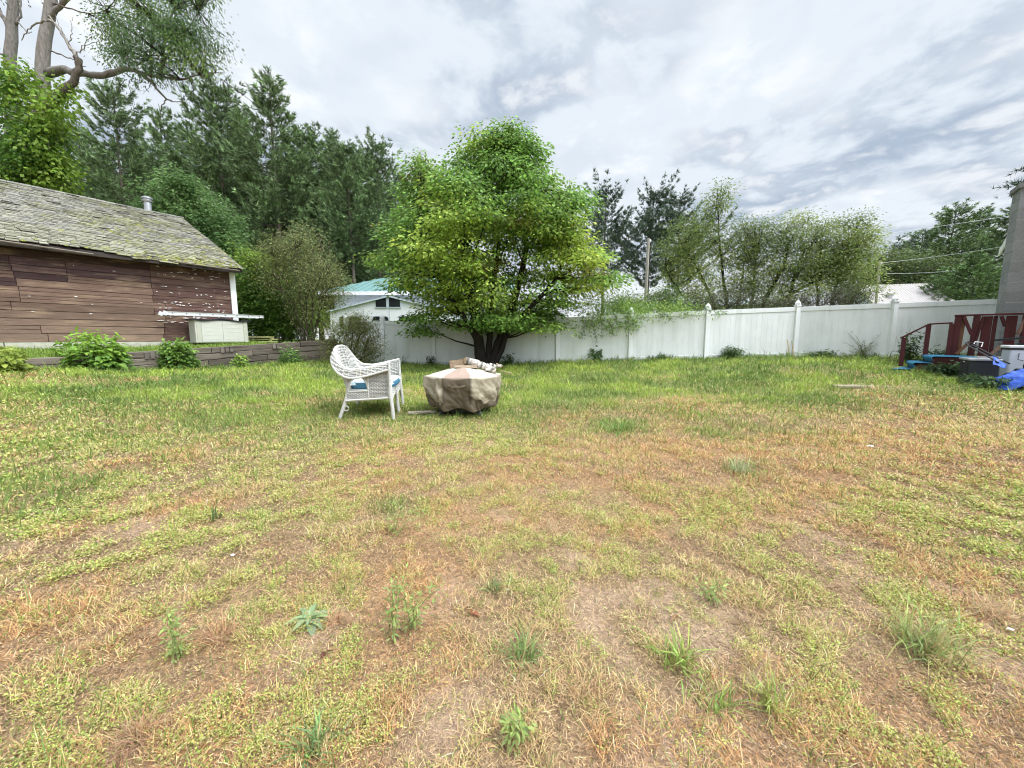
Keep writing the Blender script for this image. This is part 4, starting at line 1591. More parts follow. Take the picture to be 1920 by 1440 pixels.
def build_house():
    t = thing('house', 'house corner with a tall grey concrete block chimney behind the red deck', 'house', tuple(HCO), DK_A)
    rr = random.Random(4)
    m = MB()
    CH, BWX, BWY, H = 0.218, 0.82, 0.50, 3.95
    n = int(H / CH)
    g = 0.009
    for k in range(n):
        z0, z1 = k * CH + g / 2, (k + 1) * CH - g / 2
        zc, h = (z0 + z1) / 2, z1 - z0
        tone = lambda: np.array((0.25, 0.255, 0.255)) * rr.uniform(0.9, 1.12)
        if k % 2 == 0:
            m.box((BWX / 4 - g / 4, BWY / 2, zc), (BWX / 2 - g / 2, BWY, h), None, tone())
            m.box((BWX * 0.75 + g / 4, BWY / 2, zc), (BWX / 2 - g / 2, BWY, h), None, tone())
        else:
            for y0, y1 in ((0, BWY * 0.5), (BWY * 0.5, BWY)):
                m.box((BWX / 2, (y0 + y1) / 2, zc), (BWX, y1 - y0 - g, h), None, tone())
    ch = m.build('chimney', M_BLOCK, t, bevel=0.004)
    m = MB()
    m.box((BWX / 2, BWY / 2, H / 2 - 0.02), (BWX - 0.012, BWY - 0.012, H - 0.06))
    m.build('mortar', M_MORTAR, ch)
    m = MB((0.20, 0.2, 0.2))
    m.box((BWX / 2, BWY / 2, H + 0.02), (BWX + 0.08, BWY + 0.08, 0.10))
    m.build('cap', M_BLOCK, ch, bevel=0.006)
    w = MB((0.55, 0.55, 0.53))
    w.prism([(BWX + 0.01, -2.0, 0), (BWX + 0.01, 3.3, 0), (BWX + 0.01, 3.3, 3.2), (BWX + 0.01, 0.65, 4.5), (BWX + 0.01, -2.0, 3.2)], (5.5, 0, 0))
    w.build('wall', M_WHITE, t)
    r = MB((0.10, 0.10, 0.105))
    r.prism([(0.60, -2.3, 3.10), (0.60, 0.65, 4.62), (0.60, 3.6, 3.10), (0.60, 3.6, 3.20), (0.60, 0.65, 4.72), (0.60, -2.3, 3.20)], (6.1, 0, 0))
    r.build('roof', M_SHINGLE, t)
    f = MB()
    f.prism([(0.57, 3.63, 3.02), (0.57, 3.63, 3.20), (0.57, BWY + 0.03, 4.81), (0.57, BWY + 0.03, 4.63)], (0.028, 0, 0))
    f.build('fascia', M_WHITE, t)


build_house()


def build_clutter():
    # louvred dark box
    o = Vector((8.33, 7.0, gz(8.33, 7.0) - 0.01))
    t = thing('utility_box', 'dark grey plastic deck box with louvred end in front of the blue steps', 'deck box', tuple(o), DK_A)
    m = MB()
    m.box((0.18, 0.31, 0.20), (0.36, 0.62, 0.41))
    m.build('body', M_DKGREY, t, bevel=0.012)
    for k in range(11):
        s = MB()
        s.box((-0.004, 0.31, 0.04 + k * 0.03), (0.012, 0.52, 0.010), Matrix.Rotation(0.5, 3, 'Y'))
        s.build('louvre', M_DKGREY, t)
    m = MB()
    m.box((-0.008, 0.31, 0.375), (0.008, 0.10, 0.016))
    m.build('handle_slot', M_WHITE, t)
    m = MB()
    m.box((0.18, 0.31, 0.425), (0.40, 0.66, 0.04))
    m.build('lid', M_STEEL, t, bevel=0.01)
    # push mower
    o = Vector((8.75, 6.62, gz(8.75, 6.62)))
    t = thing('lawn_mower', 'black push mower with folded tube handle among weeds by the deck box', 'lawn mower', tuple(o), DK_A)
    m = MB()
    m.box((0.22, 0.22, 0.20), (0.44, 0.44, 0.16), None, (0.02, 0.02, 0.02), 0.8)
    m.lathe([(0.0, 0.27), (0.12, 0.27), (0.13, 0.36), (0.09, 0.40), (0.0, 0.41)], 14, (0.22, 0.22, 0))
    m.build('deck', M_BLACK, t, bevel=0.02)
    for x in (0.02, 0.42):
        for y in (-0.02, 0.46):
            w = MB()
            rot = Matrix.Rotation(math.pi / 2, 3, 'X')
            v = MB()
            v.lathe([(0.03, -0.02), (0.085, -0.02), (0.10, -0.01), (0.10, 0.01), (0.085, 0.02), (0.03, 0.02), (0.03, -0.02)], 16)
            w.add(v.v[0] @ np.array(rot).T + np.array((x, y, 0.10)), v.f[0])
            w.build('wheel', M_BLACK, t, smooth=False)
    hp = lambda u, v, Y: ROOTM[t.name].inverted() @ P(u, v, Y)
    m = MB()
    m.tube([hp(1893, 682, 6.75), hp(1870, 671, 6.95), hp(1835, 653, 7.2), hp(1821, 647, 7.3)], 0.013, 8)
    m.tube([hp(1872, 680, 6.6), hp(1845, 664, 6.9), hp(1822, 652, 7.15), hp(1813, 646, 7.25)], 0.013, 8)
    m.tube([hp(1813, 646, 7.25), hp(1811, 643, 7.3), hp(1817, 641.5, 7.35), hp(1826, 644, 7.35), hp(1832, 650, 7.25)], 0.013, 8)
    m.build('handle', M_BLACK, t)
    m = MB()
    m.tube([hp(1826, 645, 7.25), hp(1828, 641, 7.25), hp(1843, 642, 7.22), hp(1840, 650, 7.2)], 0.008, 6)
    m.build('bail_lever', M_WHITE, t)
    # white cooler
    o = P(1887, 690, 7.15)
    o.z = gz(o.x, o.y) + 0.0
    t = thing('cooler', 'white plastic cooler chest behind the blue tarp at the right edge', 'cooler', tuple(o), DK_A)
    hgt = P(1887, 648, 7.15).z - o.z
    m = MB()
    m.box((0.42, 0.22, hgt * 0.45), (0.82, 0.44, hgt * 0.88))
    m.build('body', M_COOL, t, bevel=0.025)
    m = MB()
    m.box((0.42, 0.22, hgt * 0.905), (0.84, 0.46, 0.025))
    m.build('gasket', M_BLACK, t)
    m = MB()
    m.box((0.42, 0.22, hgt * 0.905 + 0.04), (0.86, 0.48, 0.052))
    m.build('lid', M_WHITE, t, bevel=0.015)
    m = MB()
    m.tube([(0.12, -0.012, hgt * 0.78), (0.11, -0.03, hgt * 0.6), (0.28, -0.03, hgt * 0.52), (0.30, -0.012, hgt * 0.7)], 0.006, 6)
    m.build('handle', M_BLACK, t)
    # things lying on the cooler
    top = hgt * 0.905 + 0.067
    w = ROOTM[t.name] @ Vector((0.35, 0.2, top))
    t2 = thing('folding_frame', 'black folded metal frame with a grey panel lying on the white cooler', 'folding frame', tuple(w), DK_A)
    inv = ROOTM[t2.name].inverted()
    q = lambda u, v, Y: inv @ P(u, v, Y)
    m = MB()
    m.bar(q(1865, 638, 7.15), q(1935, 632, 6.75), 0.06, 0.035)
    m.build('bar', M_BLACK, t2, bevel=0.006)
    m = MB()
    m.bar((-0.2, 0.1, 0.018), (0.5, 0.1, 0.018), 0.04, 0.036)
    m.build('bar', M_BLACK, t2, bevel=0.006)
    m = MB()
    m.box((0.08, -0.05, 0.085), (0.42, 0.24, 0.07), Matrix.Rotation(0.06, 3, 'Y'))
    m.build('panel', M_STEEL, t2, bevel=0.008)
    m = MB()
    m.box((0.04, -0.172, 0.088), (0.24, 0.008, 0.028), Matrix.Rotation(0.06, 3, 'Y'))
    m.build('plate', M_WHITE, t2)
    for x in (-0.08, 0.24):
        m = MB()
        m.box((x, 0.0, 0.028), (0.03, 0.2, 0.054))
        m.build('foot', M_BLACK, t2)
    # blue tarp
    o = P(1905, 706, 6.35)
    o.z = gz(o.x, o.y)
    t = thing('tarp', 'crumpled bright blue tarp heaped over the weeds at the right edge', 'tarp', tuple(o), DK_A)
    n = 46
    gx, gy = np.meshgrid(np.linspace(-1, 1, n), np.linspace(-1, 1, n), indexing='ij')
    rad = np.sqrt(gx ** 2 + gy ** 2)
    prof = 0.46 * np.clip(1 - rad / 1.25, 0, 1) ** 0.7
    cr = 0.22 * (fbm(gx * 1.2 + 5, gy * 1.2 + 9, 0.45, 4, 3) - 0.5) + 0.22 * np.abs(fbm(gx + 2, gy + 1, 0.22, 3, 5) - 0.5) + 0.16 * np.abs(fbm(gx * 1.3 - gy, gy + gx * 0.5, 0.4, 2, 1) - 0.5)
    xx = gx * 0.62 + 0.38 + 0.10 * (fbm(gx + 3, gy + 8, 0.5, 3, 6) - 0.5)
    yy = gy * 0.34 + 0.10 * (fbm(gx + 13, gy + 18, 0.5, 3, 7) - 0.5)
    zz = np.maximum(prof + cr * np.clip(1.4 - rad, 0.2, 1), 0.012)
    m = MB()
    m.sheet(np.stack([xx, yy, zz], -1)[:, ::-1])
    m.build('sheet', M_BLUE, t, smooth=True, solid=0.004)
    m = MB()
    a = ROOTM[t.name].inverted()
    gx, gy = np.meshgrid(np.linspace(0, 1, 20), np.linspace(0, 1, 14), indexing='ij')
    A, B, C, D = (np.array(a @ P(*k)) for k in ((1861, 668, 6.75), (1888, 684, 6.6), (1884, 690, 6.5), (1863, 684, 6.6)))
    pts = (A * (1 - gx[..., None]) + B * gx[..., None]) * (1 - gy[..., None]) + (D * (1 - gx[..., None]) + C * gx[..., None]) * gy[..., None]
    pts = pts + 0.008 * np.stack([np.sin(gx * 9 + gy * 5), np.cos(gx * 7 - gy * 9), np.sin(gx * 6) * np.cos(gy * 7)], -1)
    m.sheet(pts)
    m.build('flap', M_BLUE, t, smooth=True, solid=0.006)


build_clutter()
M_STONE = pm('pale flagstone', (0.27, 0.22, 0.15), rough=0.9, var=0.25, scale=6, bump=0.3)
M_YEL = pm('yellowed bamboo', (0.48, 0.36, 0.16), rough=0.7, var=0.2, scale=10)


def build_small():
    c = G(1618, 725)
    t = thing('stepping_slab', 'long flat tan slab half sunk in the lawn in front of the blue steps', 'slab', (c.x, c.y, c.z - 0.025), math.radians(-4))
    m = MB()
    rr = random.Random(2)
    pts = []
    for k in range(22):
        a = 6.283 * k / 22
        pts.append((0.55 * math.copysign(abs(math.cos(a)) ** 0.6, math.cos(a)) * rr.uniform(0.93, 1.04), 0.13 * math.copysign(abs(math.sin(a)) ** 0.7, math.sin(a)) * rr.uniform(0.85, 1.1), 0.0))
    m.prism(pts, (0, 0, 0.05))
    m.build('slab', M_STONE, t, bevel=0.01)
    for lab, (u0, v0), (u1, v1) in (('thin tan bamboo stake leaning on the white fence post, left of a pair', (1480, 671), (1476.5, 637)), ('thin tan bamboo stake leaning on the white fence post, right of a pair', (1489, 668), (1484.5, 639))):
        a, b = P(u0, v0, 11.78), P(u1, v1, 11.86)
        a.z = gz(a.x, a.y) - 0.02
        o = thing('garden_stake', lab, 'garden stake', tuple(a), 0)
        m = MB()
        m.tube([(0, 0, 0), tuple((b - a) * 0.5 + Vector((0.004, 0, 0))), tuple(b - a)], [0.014, 0.013, 0.011], 7)
        m.build('cane', M_YEL, o)
        for q in (0.32, 0.66):
            m = MB()
            c0 = (b - a) * q
            m.tube([c0 - Vector((0, 0, 0.006)), c0 + Vector((0, 0, 0.006))], 0.0165, 7)
            m.build('node', M_YEL, o)


build_small()

# ================================================================ houses beyond the fence, poles, wires
M_TEAL = pm('pale teal metal roof', (0.145, 0.255, 0.24), rough=0.4, var=0.10, scale=3, stretch=(3, 0.5, 1), spec=0.5)
M_SIDING = pm('pale blue grey siding', (0.62, 0.66, 0.70), rough=0.6, var=0.06, scale=4)
M_WALLW = pm('white siding', (0.66, 0.66, 0.68), rough=0.6, var=0.05, scale=3)
M_GTRIM = pm('grey trim', (0.42, 0.47, 0.52), rough=0.5, var=0.08, scale=5)
M_GLASS = pm('dark window glass', (0.012, 0.014, 0.016), rough=0.08, var=0.0, spec=0.5)
M_PINK = pm('faded pink metal roof', (0.38, 0.345, 0.325), rough=0.5, var=0.12, scale=3, stretch=(4, 0.6, 1))
M_POLE = pm('grey pole wood', (0.33, 0.30, 0.26), rough=0.85, var=0.25, scale=5, stretch=(3, 3, 0.5))


def build_neighbour():
    Y0 = 21.0
    q = P(612, 600, Y0)
    base = gz(q.x, q.y)
    t = thing('neighbour_house', 'white house with pale teal metal roof behind the fence and the maple', 'house', (q.x, q.y, base), 0)
    L = P(960, 600, Y0).x - q.x
    ez = P(612, 548, Y0).z - base
    D = 8.0
    w = MB()
    w.box((L / 2 + 0.3, D / 2, ez / 2 - 0.05), (L - 0.2, D - 0.4, ez - 0.1))
    w.build('wall', M_SIDING, t)
    # vertical siding ribs
    rb = MB()
    x = 0.25
    while x < L - 0.2:
        rb.box((x + 0.3, 0.19, ez / 2), (0.02, 0.025, ez - 0.12))
        x += 0.22
    rb.build('siding_rib', M_SIDING, t)
    rz = 1.32
    rf = MB()
    xr = 1.7
    v = [(-0.15, -0.3, ez), (L + 0.4, -0.3, ez), (L + 0.4, D / 2, ez + rz), (xr, D / 2, ez + rz), (-0.15, D + 0.3, ez), (L + 0.4, D + 0.3, ez)]
    rf.add(v, [(0, 1, 2, 3), (0, 3, 4), (4, 3, 2, 5)])
    rf.build('roof', M_TEAL, t, solid=0.03)
    rs = MB()
    x = 0.0
    slope = rz / (D / 2 + 0.3)
    while x < L + 0.4:
        y1 = D / 2 if x > xr else -0.3 + (x + 0.15) / (xr + 0.15) * (D / 2 + 0.3)
        rs.bar((x, -0.3, ez + 0.035), (x, y1, ez + 0.035 + slope * (y1 + 0.3)), 0.03, 0.04)
        x += 0.38
    rs.build('roof_seam', M_TEAL, t)
    fa = MB()
    fa.box((L / 2 + 0.12, -0.335, ez - 0.085), (L + 0.6, 0.04, 0.19))
    fa.build('fascia', M_WALLW, t)
    # low gabled front wing: white panel under two grey rakes
    X = lambda u: P(u, 580, Y0 - 1.2).x - q.x
    Z = lambda v: P(730, v, Y0 - 1.2).z - base
    yf = -1.2
    xl, xp, xr2 = X(618), X(730), X(842)
    zl, zp = Z(585), Z(557)
    g = MB()
    g.prism([(xl, yf, 0), (xr2, yf, 0), (xr2, yf, zl), (xp, yf, zp), (xl, yf, zl)], (0, 1.3, 0))
    g.build('gable_wing', M_WALLW, t)
    k = MB()
    for a, b in (((xl - 0.1, zl - 0.03), (xp, zp)), ((xp, zp), (xr2 + 0.1, zl - 0.03))):
        k.bar((a[0], yf - 0.06, a[1] + 0.04), (b[0], yf - 0.06, b[1] + 0.04), 0.12, 0.075, None, (0, 0, 1))
    k.box((xp, yf - 0.012, Z(590)), (0.03, 0.024, Z(580) - Z(600)))
    k.build('rake_trim', M_GTRIM, t)

    def win(name, pts, fr):
        cx, cz = sum(p[0] for p in pts) / len(pts), sum(p[1] for p in pts) / len(pts)
        f = MB()
        out = [(cx + (x - cx) * (1 + fr[0]), yf - 0.05, cz + (z - cz) * (1 + fr[1])) for x, z in pts]
        f.prism(out, (0, 0.06, 0))
        fo = f.build('window', M_GTRIM if fr[2] else M_BLACK, t)
        p = MB()
        p.prism([(x, yf - 0.058, z) for x, z in pts], (0, 0.02, 0))
        p.build('pane', M_GLASS, fo)
    win('w', [(X(705.5), Z(575.5)), (X(725), Z(575.5)), (X(725), Z(557.5)), (X(705.5), Z(563.5))], (0.16, 0.22, 1))
    win('w', [(X(730.5), Z(575.5)), (X(751), Z(575.5)), (X(751), Z(561)), (X(730.5), Z(557.5))], (0.16, 0.22, 1))

    def rrect(u0, u1, v0, v1, r=0.12):
        x0, x1, z0, z1 = X(u0), X(u1), Z(v1), Z(v0)
        pts = []
        for cx, cz, a0 in ((x1 - r, z0 + r, -90), (x1 - r, z1 - r, 0), (x0 + r, z1 - r, 90), (x0 + r, z0 + r, 180)):
            for s in range(4):
                a = math.radians(a0 + s * 30)
                pts.append((cx + r * math.cos(a), cz + r * math.sin(a)))
        return pts
    for u0, u1 in ((637, 673), (699, 727), (749, 787)):
        win('w', rrect(u0, u1, 594, 614), (0.05, 0.07, 0))


def build_cottage():
    Y0 = 24.0
    q = P(1640, 600, Y0)
    base = gz(q.x, q.y)
    t = thing('cottage', 'small cottage with faded pink metal roof behind the fence at the right', 'cottage', (q.x, q.y, base), math.radians(-14))
    inv = ROOTM[t.name].inverted()
    L = 3.6
    ez = P(1640, 566, Y0).z - base
    rz = P(1660, 534, Y0 + 1.6).z - base
    w = MB()
    w.box((L / 2, 1.9, ez / 2), (L, 3.6, ez))
    w.build('wall', M_WALLW, t)
    g = MB()
    g.prism([(0.02, 0.1, ez), (0.02, 3.7, ez), (0.02, 1.9, rz - 0.1)], (0.1, 0, 0))
    g.prism([(L - 0.12, 0.1, ez), (L - 0.12, 3.7, ez), (L - 0.12, 1.9, rz - 0.1)], (0.1, 0, 0))
    g.build('gable', M_GTRIM, t)
    r = MB()
    n = 60
    xs = np.linspace(-0.25, L + 0.25, n)
    wv = 0.018 * np.cos(np.arange(n) * math.pi)
    for s in (-1, 1):
        g = np.stack([np.stack([xs, np.full(n, 1.9 + s * 2.05), ez - 0.12 + wv], -1), np.stack([xs, np.full(n, 1.9), rz + wv], -1)])
        r.sheet(g if s > 0 else g[:, ::-1])
    r.build('roof', M_PINK, t, solid=0.02)
    v = MB()
    v.lathe([(0.0, 0), (0.14, 0), (0.14, 0.2), (0.22, 0.22), (0.22, 0.30), (0, 0.36)], 12, (0.95, 0.5, ez + 0.25))
    v.build('roof_vent', M_WALLW, t)
    for x in (1.0, 2.5):
        f = MB()
        f.box((x, 0.085, ez * 0.6), (0.9, 0.04, 0.9))
        fo = f.build('window', M_WALLW, t)
        p = MB()
        p.box((x, 0.062, ez * 0.6), (0.74, 0.02, 0.74))
        p.build('pane', M_GLASS, fo)


def build_shed():
    q = P(1352, 600, 22)
    base = gz(q.x, q.y)
    t = thing('grey_shed', 'low grey building with pale blue roof glimpsed through bare lower branches', 'shed', (q.x - 2.6, q.y, base))
    ez = P(1352, 572, 22).z - base
    m = MB()
    m.box((3.0, 1.5, ez / 2), (5.6, 3, ez))
    m.build('wall', M_SIDING, t)
    m = MB()
    m.prism([(-0.0, -0.2, ez), (-0.0, 1.5, ez + 0.5), (-0.0, 3.2, ez)], (6.0, 0, 0))
    m.build('roof', M_GTRIM, t)


build_neighbour()
build_cottage()
build_shed()


def build_poles():
    for lab, (u0, v0), (u1, v1), Y, r in (('leaning grey wooden pole in front of the three thin pines', (1208, 600), (1216, 447), 21, 0.085), ('slim grey utility pole beside the pink roofed cottage', (1641, 590), (1650, 490), 23, 0.07)):
        a, b = P(u0, v0, Y), P(u1, v1, Y)
        a.z = gz(a.x, a.y)
        t = thing('utility_pole', lab, 'utility pole', tuple(a), 0)
        d = b - a
        m = MB()
        m.tube([(0, 0, -0.1), tuple(d * 0.5), tuple(d)], [r * 1.15, r, r * 0.85], 10)
        m.build('pole', M_POLE, t)
        m = MB()
        m.lathe([(0.0, 0), (0.035, 0), (0.05, 0.05), (0.03, 0.12), (0, 0.12)], 8, tuple(d * 0.97 + Vector((r + 0.02, 0, 0))))
        m.bar(tuple(d * 0.97), tuple(d * 0.97 + Vector((r + 0.06, 0, 0))), 0.04, 0.04)
        m.build('insulator', M_WHITE, t)
    for lab, pts in (('uppermost overhead wire crossing the pale sky above the far pines', [(1590, 447, 23), (1680, 436, 23), (1940, 398, 21)]),
                     ('middle overhead wire running from the slim pole towards the chimney', [(1649, 493, 23), (1780, 478, 22), (1940, 452, 20)]),
                     ('lowest overhead wire running past the far pines towards the chimney', [(1648, 512, 23), (1760, 510, 22), (1940, 492, 20)])):
        p = [P(*q) for q in pts]
        m = MB((0.06, 0.06, 0.065))
        a, b, c = p
        cur = [a * (1 - s) ** 2 + (b * 2 - (a + c) * 0.5) * 2 * s * (1 - s) + c * s ** 2 for s in np.linspace(0, 1, 14)]
        m.tube(cur, 0.008, 5)
        o = m.build('overhead_wire', M_STEEL, None)
        tag(o, lab, 'wire', 'overhead wires')


build_poles()
# ================================================================ vegetation
M_LEAF = pm('broad leaves', None, rough=0.5, var=0.0, spec=0.3, transl=0.45)
M_NEEDLE = pm('pine needles', None, rough=0.55, var=0.0, spec=0.2, transl=0.15)
M_BARK = pm('tree bark', None, rough=0.95, var=0.5, scale=9, stretch=(2, 2, 0.5), bump=0.8, spec=0.1)
BARK_GREY, BARK_DARK, BARK_PALE = np.array((0.16, 0.135, 0.11)), np.array((0.036, 0.030, 0.026)), np.array((0.27, 0.245, 0.22))


def curve(pts, n=10, wob=0.0, rg=RNG):
    p = np.asarray([tuple(q) for q in pts], float)
    t = np.linspace(0, 1, len(p))
    s = np.linspace(0, 1, n)
    # smooth by quadratic blending of the polyline
    out = np.stack([np.interp(s, t, p[:, k]) for k in range(3)], -1)
    for _ in range(2):
        out[1:-1] = 0.25 * out[:-2] + 0.5 * out[1:-1] + 0.25 * out[2:]
    if wob:
        w = rg.normal(0, wob, out.shape)
        w[0] = 0
        out = out + w
    return out


def make_pine(name, seed, H, R, start, dens=1.0, plume=1.0, dark=1.0, blade=0.36, dead=0.6, tone=(0.115, 0.168, 0.072), top_pow=0.75, irregular=0.25, bw=0.085):
    """one white pine: straight trunk, whorls of rising branches carrying flat plumes of needles"""
    rg = np.random.default_rng(seed)
    t = thing(name, 'pine', 'pine tree')
    tr = MB(BARK_GREY)
    lean = rg.normal(0, 0.25, 2)
    zs = np.linspace(-0.3, H * 0.985, 14)
    ctr = np.stack([lean[0] * (zs / H) ** 2 + rg.normal(0, 0.03, 14), lean[1] * (zs / H) ** 2 + rg.normal(0, 0.03, 14), zs], -1)
    rad = 0.0125 * H * (1 - zs / H * 0.94) + 0.015
    tr.tube(ctr, rad, 8, BARK_GREY * 0.8)
    at = lambda z: np.array([np.interp(z, zs, ctr[:, 0]), np.interp(z, zs, ctr[:, 1]), z])
    br, nd = MB(BARK_GREY * 0.7), MB()
    z = H * start
    P_, A_, L_, C_ = [], [], [], []
    while z < H * 0.985:
        f = (z - H * start) / (H * (1 - start))
        prof = min(1.0, (f + 0.12) / 0.28) * (1 - f) ** top_pow + 0.02
        nb = rg.integers(4, 7)
        a0 = rg.uniform(0, 6.28)
        sec = 1 + irregular * 0.8 * math.sin(z * 0.9 + seed)
        for k in range(nb):
            a = a0 + 6.283 * k / nb + rg.normal(0, 0.25)
            ln = R * prof * sec * np.clip(rg.normal(1.0, irregular), 0.35, 1.5)
            if ln < 0.25:
                ln = 0.25
            rise = 0.10 + 0.55 * f + rg.normal(0, 0.08)
            o = at(z + rg.normal(0, 0.12))
            h = np.array([math.cos(a), math.sin(a), 0])
            s = np.linspace(0, 1, 6)
            pts = o + h * (ln * s)[:, None] + np.array([0, 0, 1.0]) * (ln * (rise * s + 0.22 * s ** 3 - 0.10 * np.sin(s * 3.14)))[:, None]
            br.tube(pts, np.linspace(0.012 * H / 20 * (0.6 + ln * 0.5), 0.006, 6), 4, cap=False)
            side = np.array([-h[1], h[0], 0])
            m = max(3, int(ln / 0.19 * dens))
            ss = rg.uniform(0.26 if f < 0.8 else 0.1, 1.0, m) ** 0.8
            for q in (0, 1):
                lat = rg.normal(0, 1, m) * (0.17 * ln * (1.08 - ss) + 0.08) * plume
                c = np.stack([np.interp(ss, s, pts[:, i]) for i in range(3)], -1)
                c = c + side * lat[:, None] + np.array([0, 0, 1]) * (np.abs(lat) * 0.12 + rg.normal(0.02, 0.05, m))[:, None]
                P_.append(c)
                ax = h * 0.9 + side * np.sign(lat)[:, None] * 0.55 + np.array([0, 0, 0.55])
                A_.append(unit(ax + rg.normal(0, 0.15, (m, 3))))
                L_.append(np.full(m, blade) * rg.uniform(0.7, 1.25, m))
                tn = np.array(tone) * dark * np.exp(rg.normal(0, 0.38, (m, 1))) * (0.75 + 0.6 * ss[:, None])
                C_.append(tn)
        z += rg.uniform(0.38, 0.62) * (H / 20) ** 0.5
    # a leader tuft
    P_.append(at(H * 0.97) + rg.normal(0, 0.08, (8, 3)))
    A_.append(unit(np.array([0, 0, 1.0]) + rg.normal(0, 0.35, (8, 3))))
    L_.append(np.full(8, blade))
    C_.append(np.tile(np.array(tone) * dark * 1.2, (8, 1)))
    Pn, An, Ln, Cn = (np.concatenate(q) for q in (P_, A_, L_, C_))
    rep = 5
    n = len(Pn) * rep
    p = np.repeat(Pn, rep, 0) + rg.normal(0, 0.05, (n, 3))
    ax = unit(np.repeat(An, rep, 0) + rg.normal(0, 0.42, (n, 3)))
    ln = np.repeat(Ln, rep) * rg.uniform(0.7, 1.15, n)
    sd = unit(np.cross(ax, rg.normal(0, 1, (n, 3)) + np.array([0, 0, 0.6])))
    wd = (ln * bw / 0.36 * 0.5)[:, None]
    v = np.stack([p - sd * wd, p + sd * wd, p + ax * ln[:, None]], 1).reshape(-1, 3)
    nd.f.append(np.arange(n)[:, None] * 3 + np.array([[0, 1, 2]]))
    nd.v.append(v)
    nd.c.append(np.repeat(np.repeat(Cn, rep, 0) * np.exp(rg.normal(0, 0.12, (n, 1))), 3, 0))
    nd.n = len(v)
    # bare dead branches below the crown
    for k in range(int(dead * 22)):
        z = H * start * rg.uniform(0.35, 1.05)
        a = rg.uniform(0, 6.28)
        ln = rg.uniform(0.5, 1.8)
        h = np.array([math.cos(a), math.sin(a), rg.uniform(-0.25, 0.15)])
        o = at(z)
        br.tube([o, o + h * ln * 0.5 + rg.normal(0, 0.05, 3), o + h * ln + rg.normal(0, 0.1, 3)], [0.02, 0.012, 0.005], 4, BARK_PALE * 0.8, cap=False)
    trunk = tr.build('trunk', M_BARK, t, smooth=True)
    br.build('branches', M_BARK, trunk)
    nd.build('crown', M_NEEDLE, t)
    return t, float(np.quantile(v[:, 2], 0.9995))


def plant(proto, used, u, v, Y, label, wscale=1.0, rz=0.0, group=None, x=None):
    """put a copy of a tree so that its top shows at photo pixel (u, v), rooted at depth Y"""
    root, H = proto
    p = P(u, v, Y)
    z0 = gz(p.x, p.y)
    s = (p.z - z0) / H
    sc = (s * wscale, s * wscale, s)
    if root.name not in used:
        used.add(root.name)
        root.location, root.scale, root.rotation_euler = (p.x, p.y, z0), sc, (0, 0, rz)
        root['label'] = label
        if group:
            root['group'] = group
        return root
    return dup(root, (p.x, p.y, z0), rz, sc, label, group)


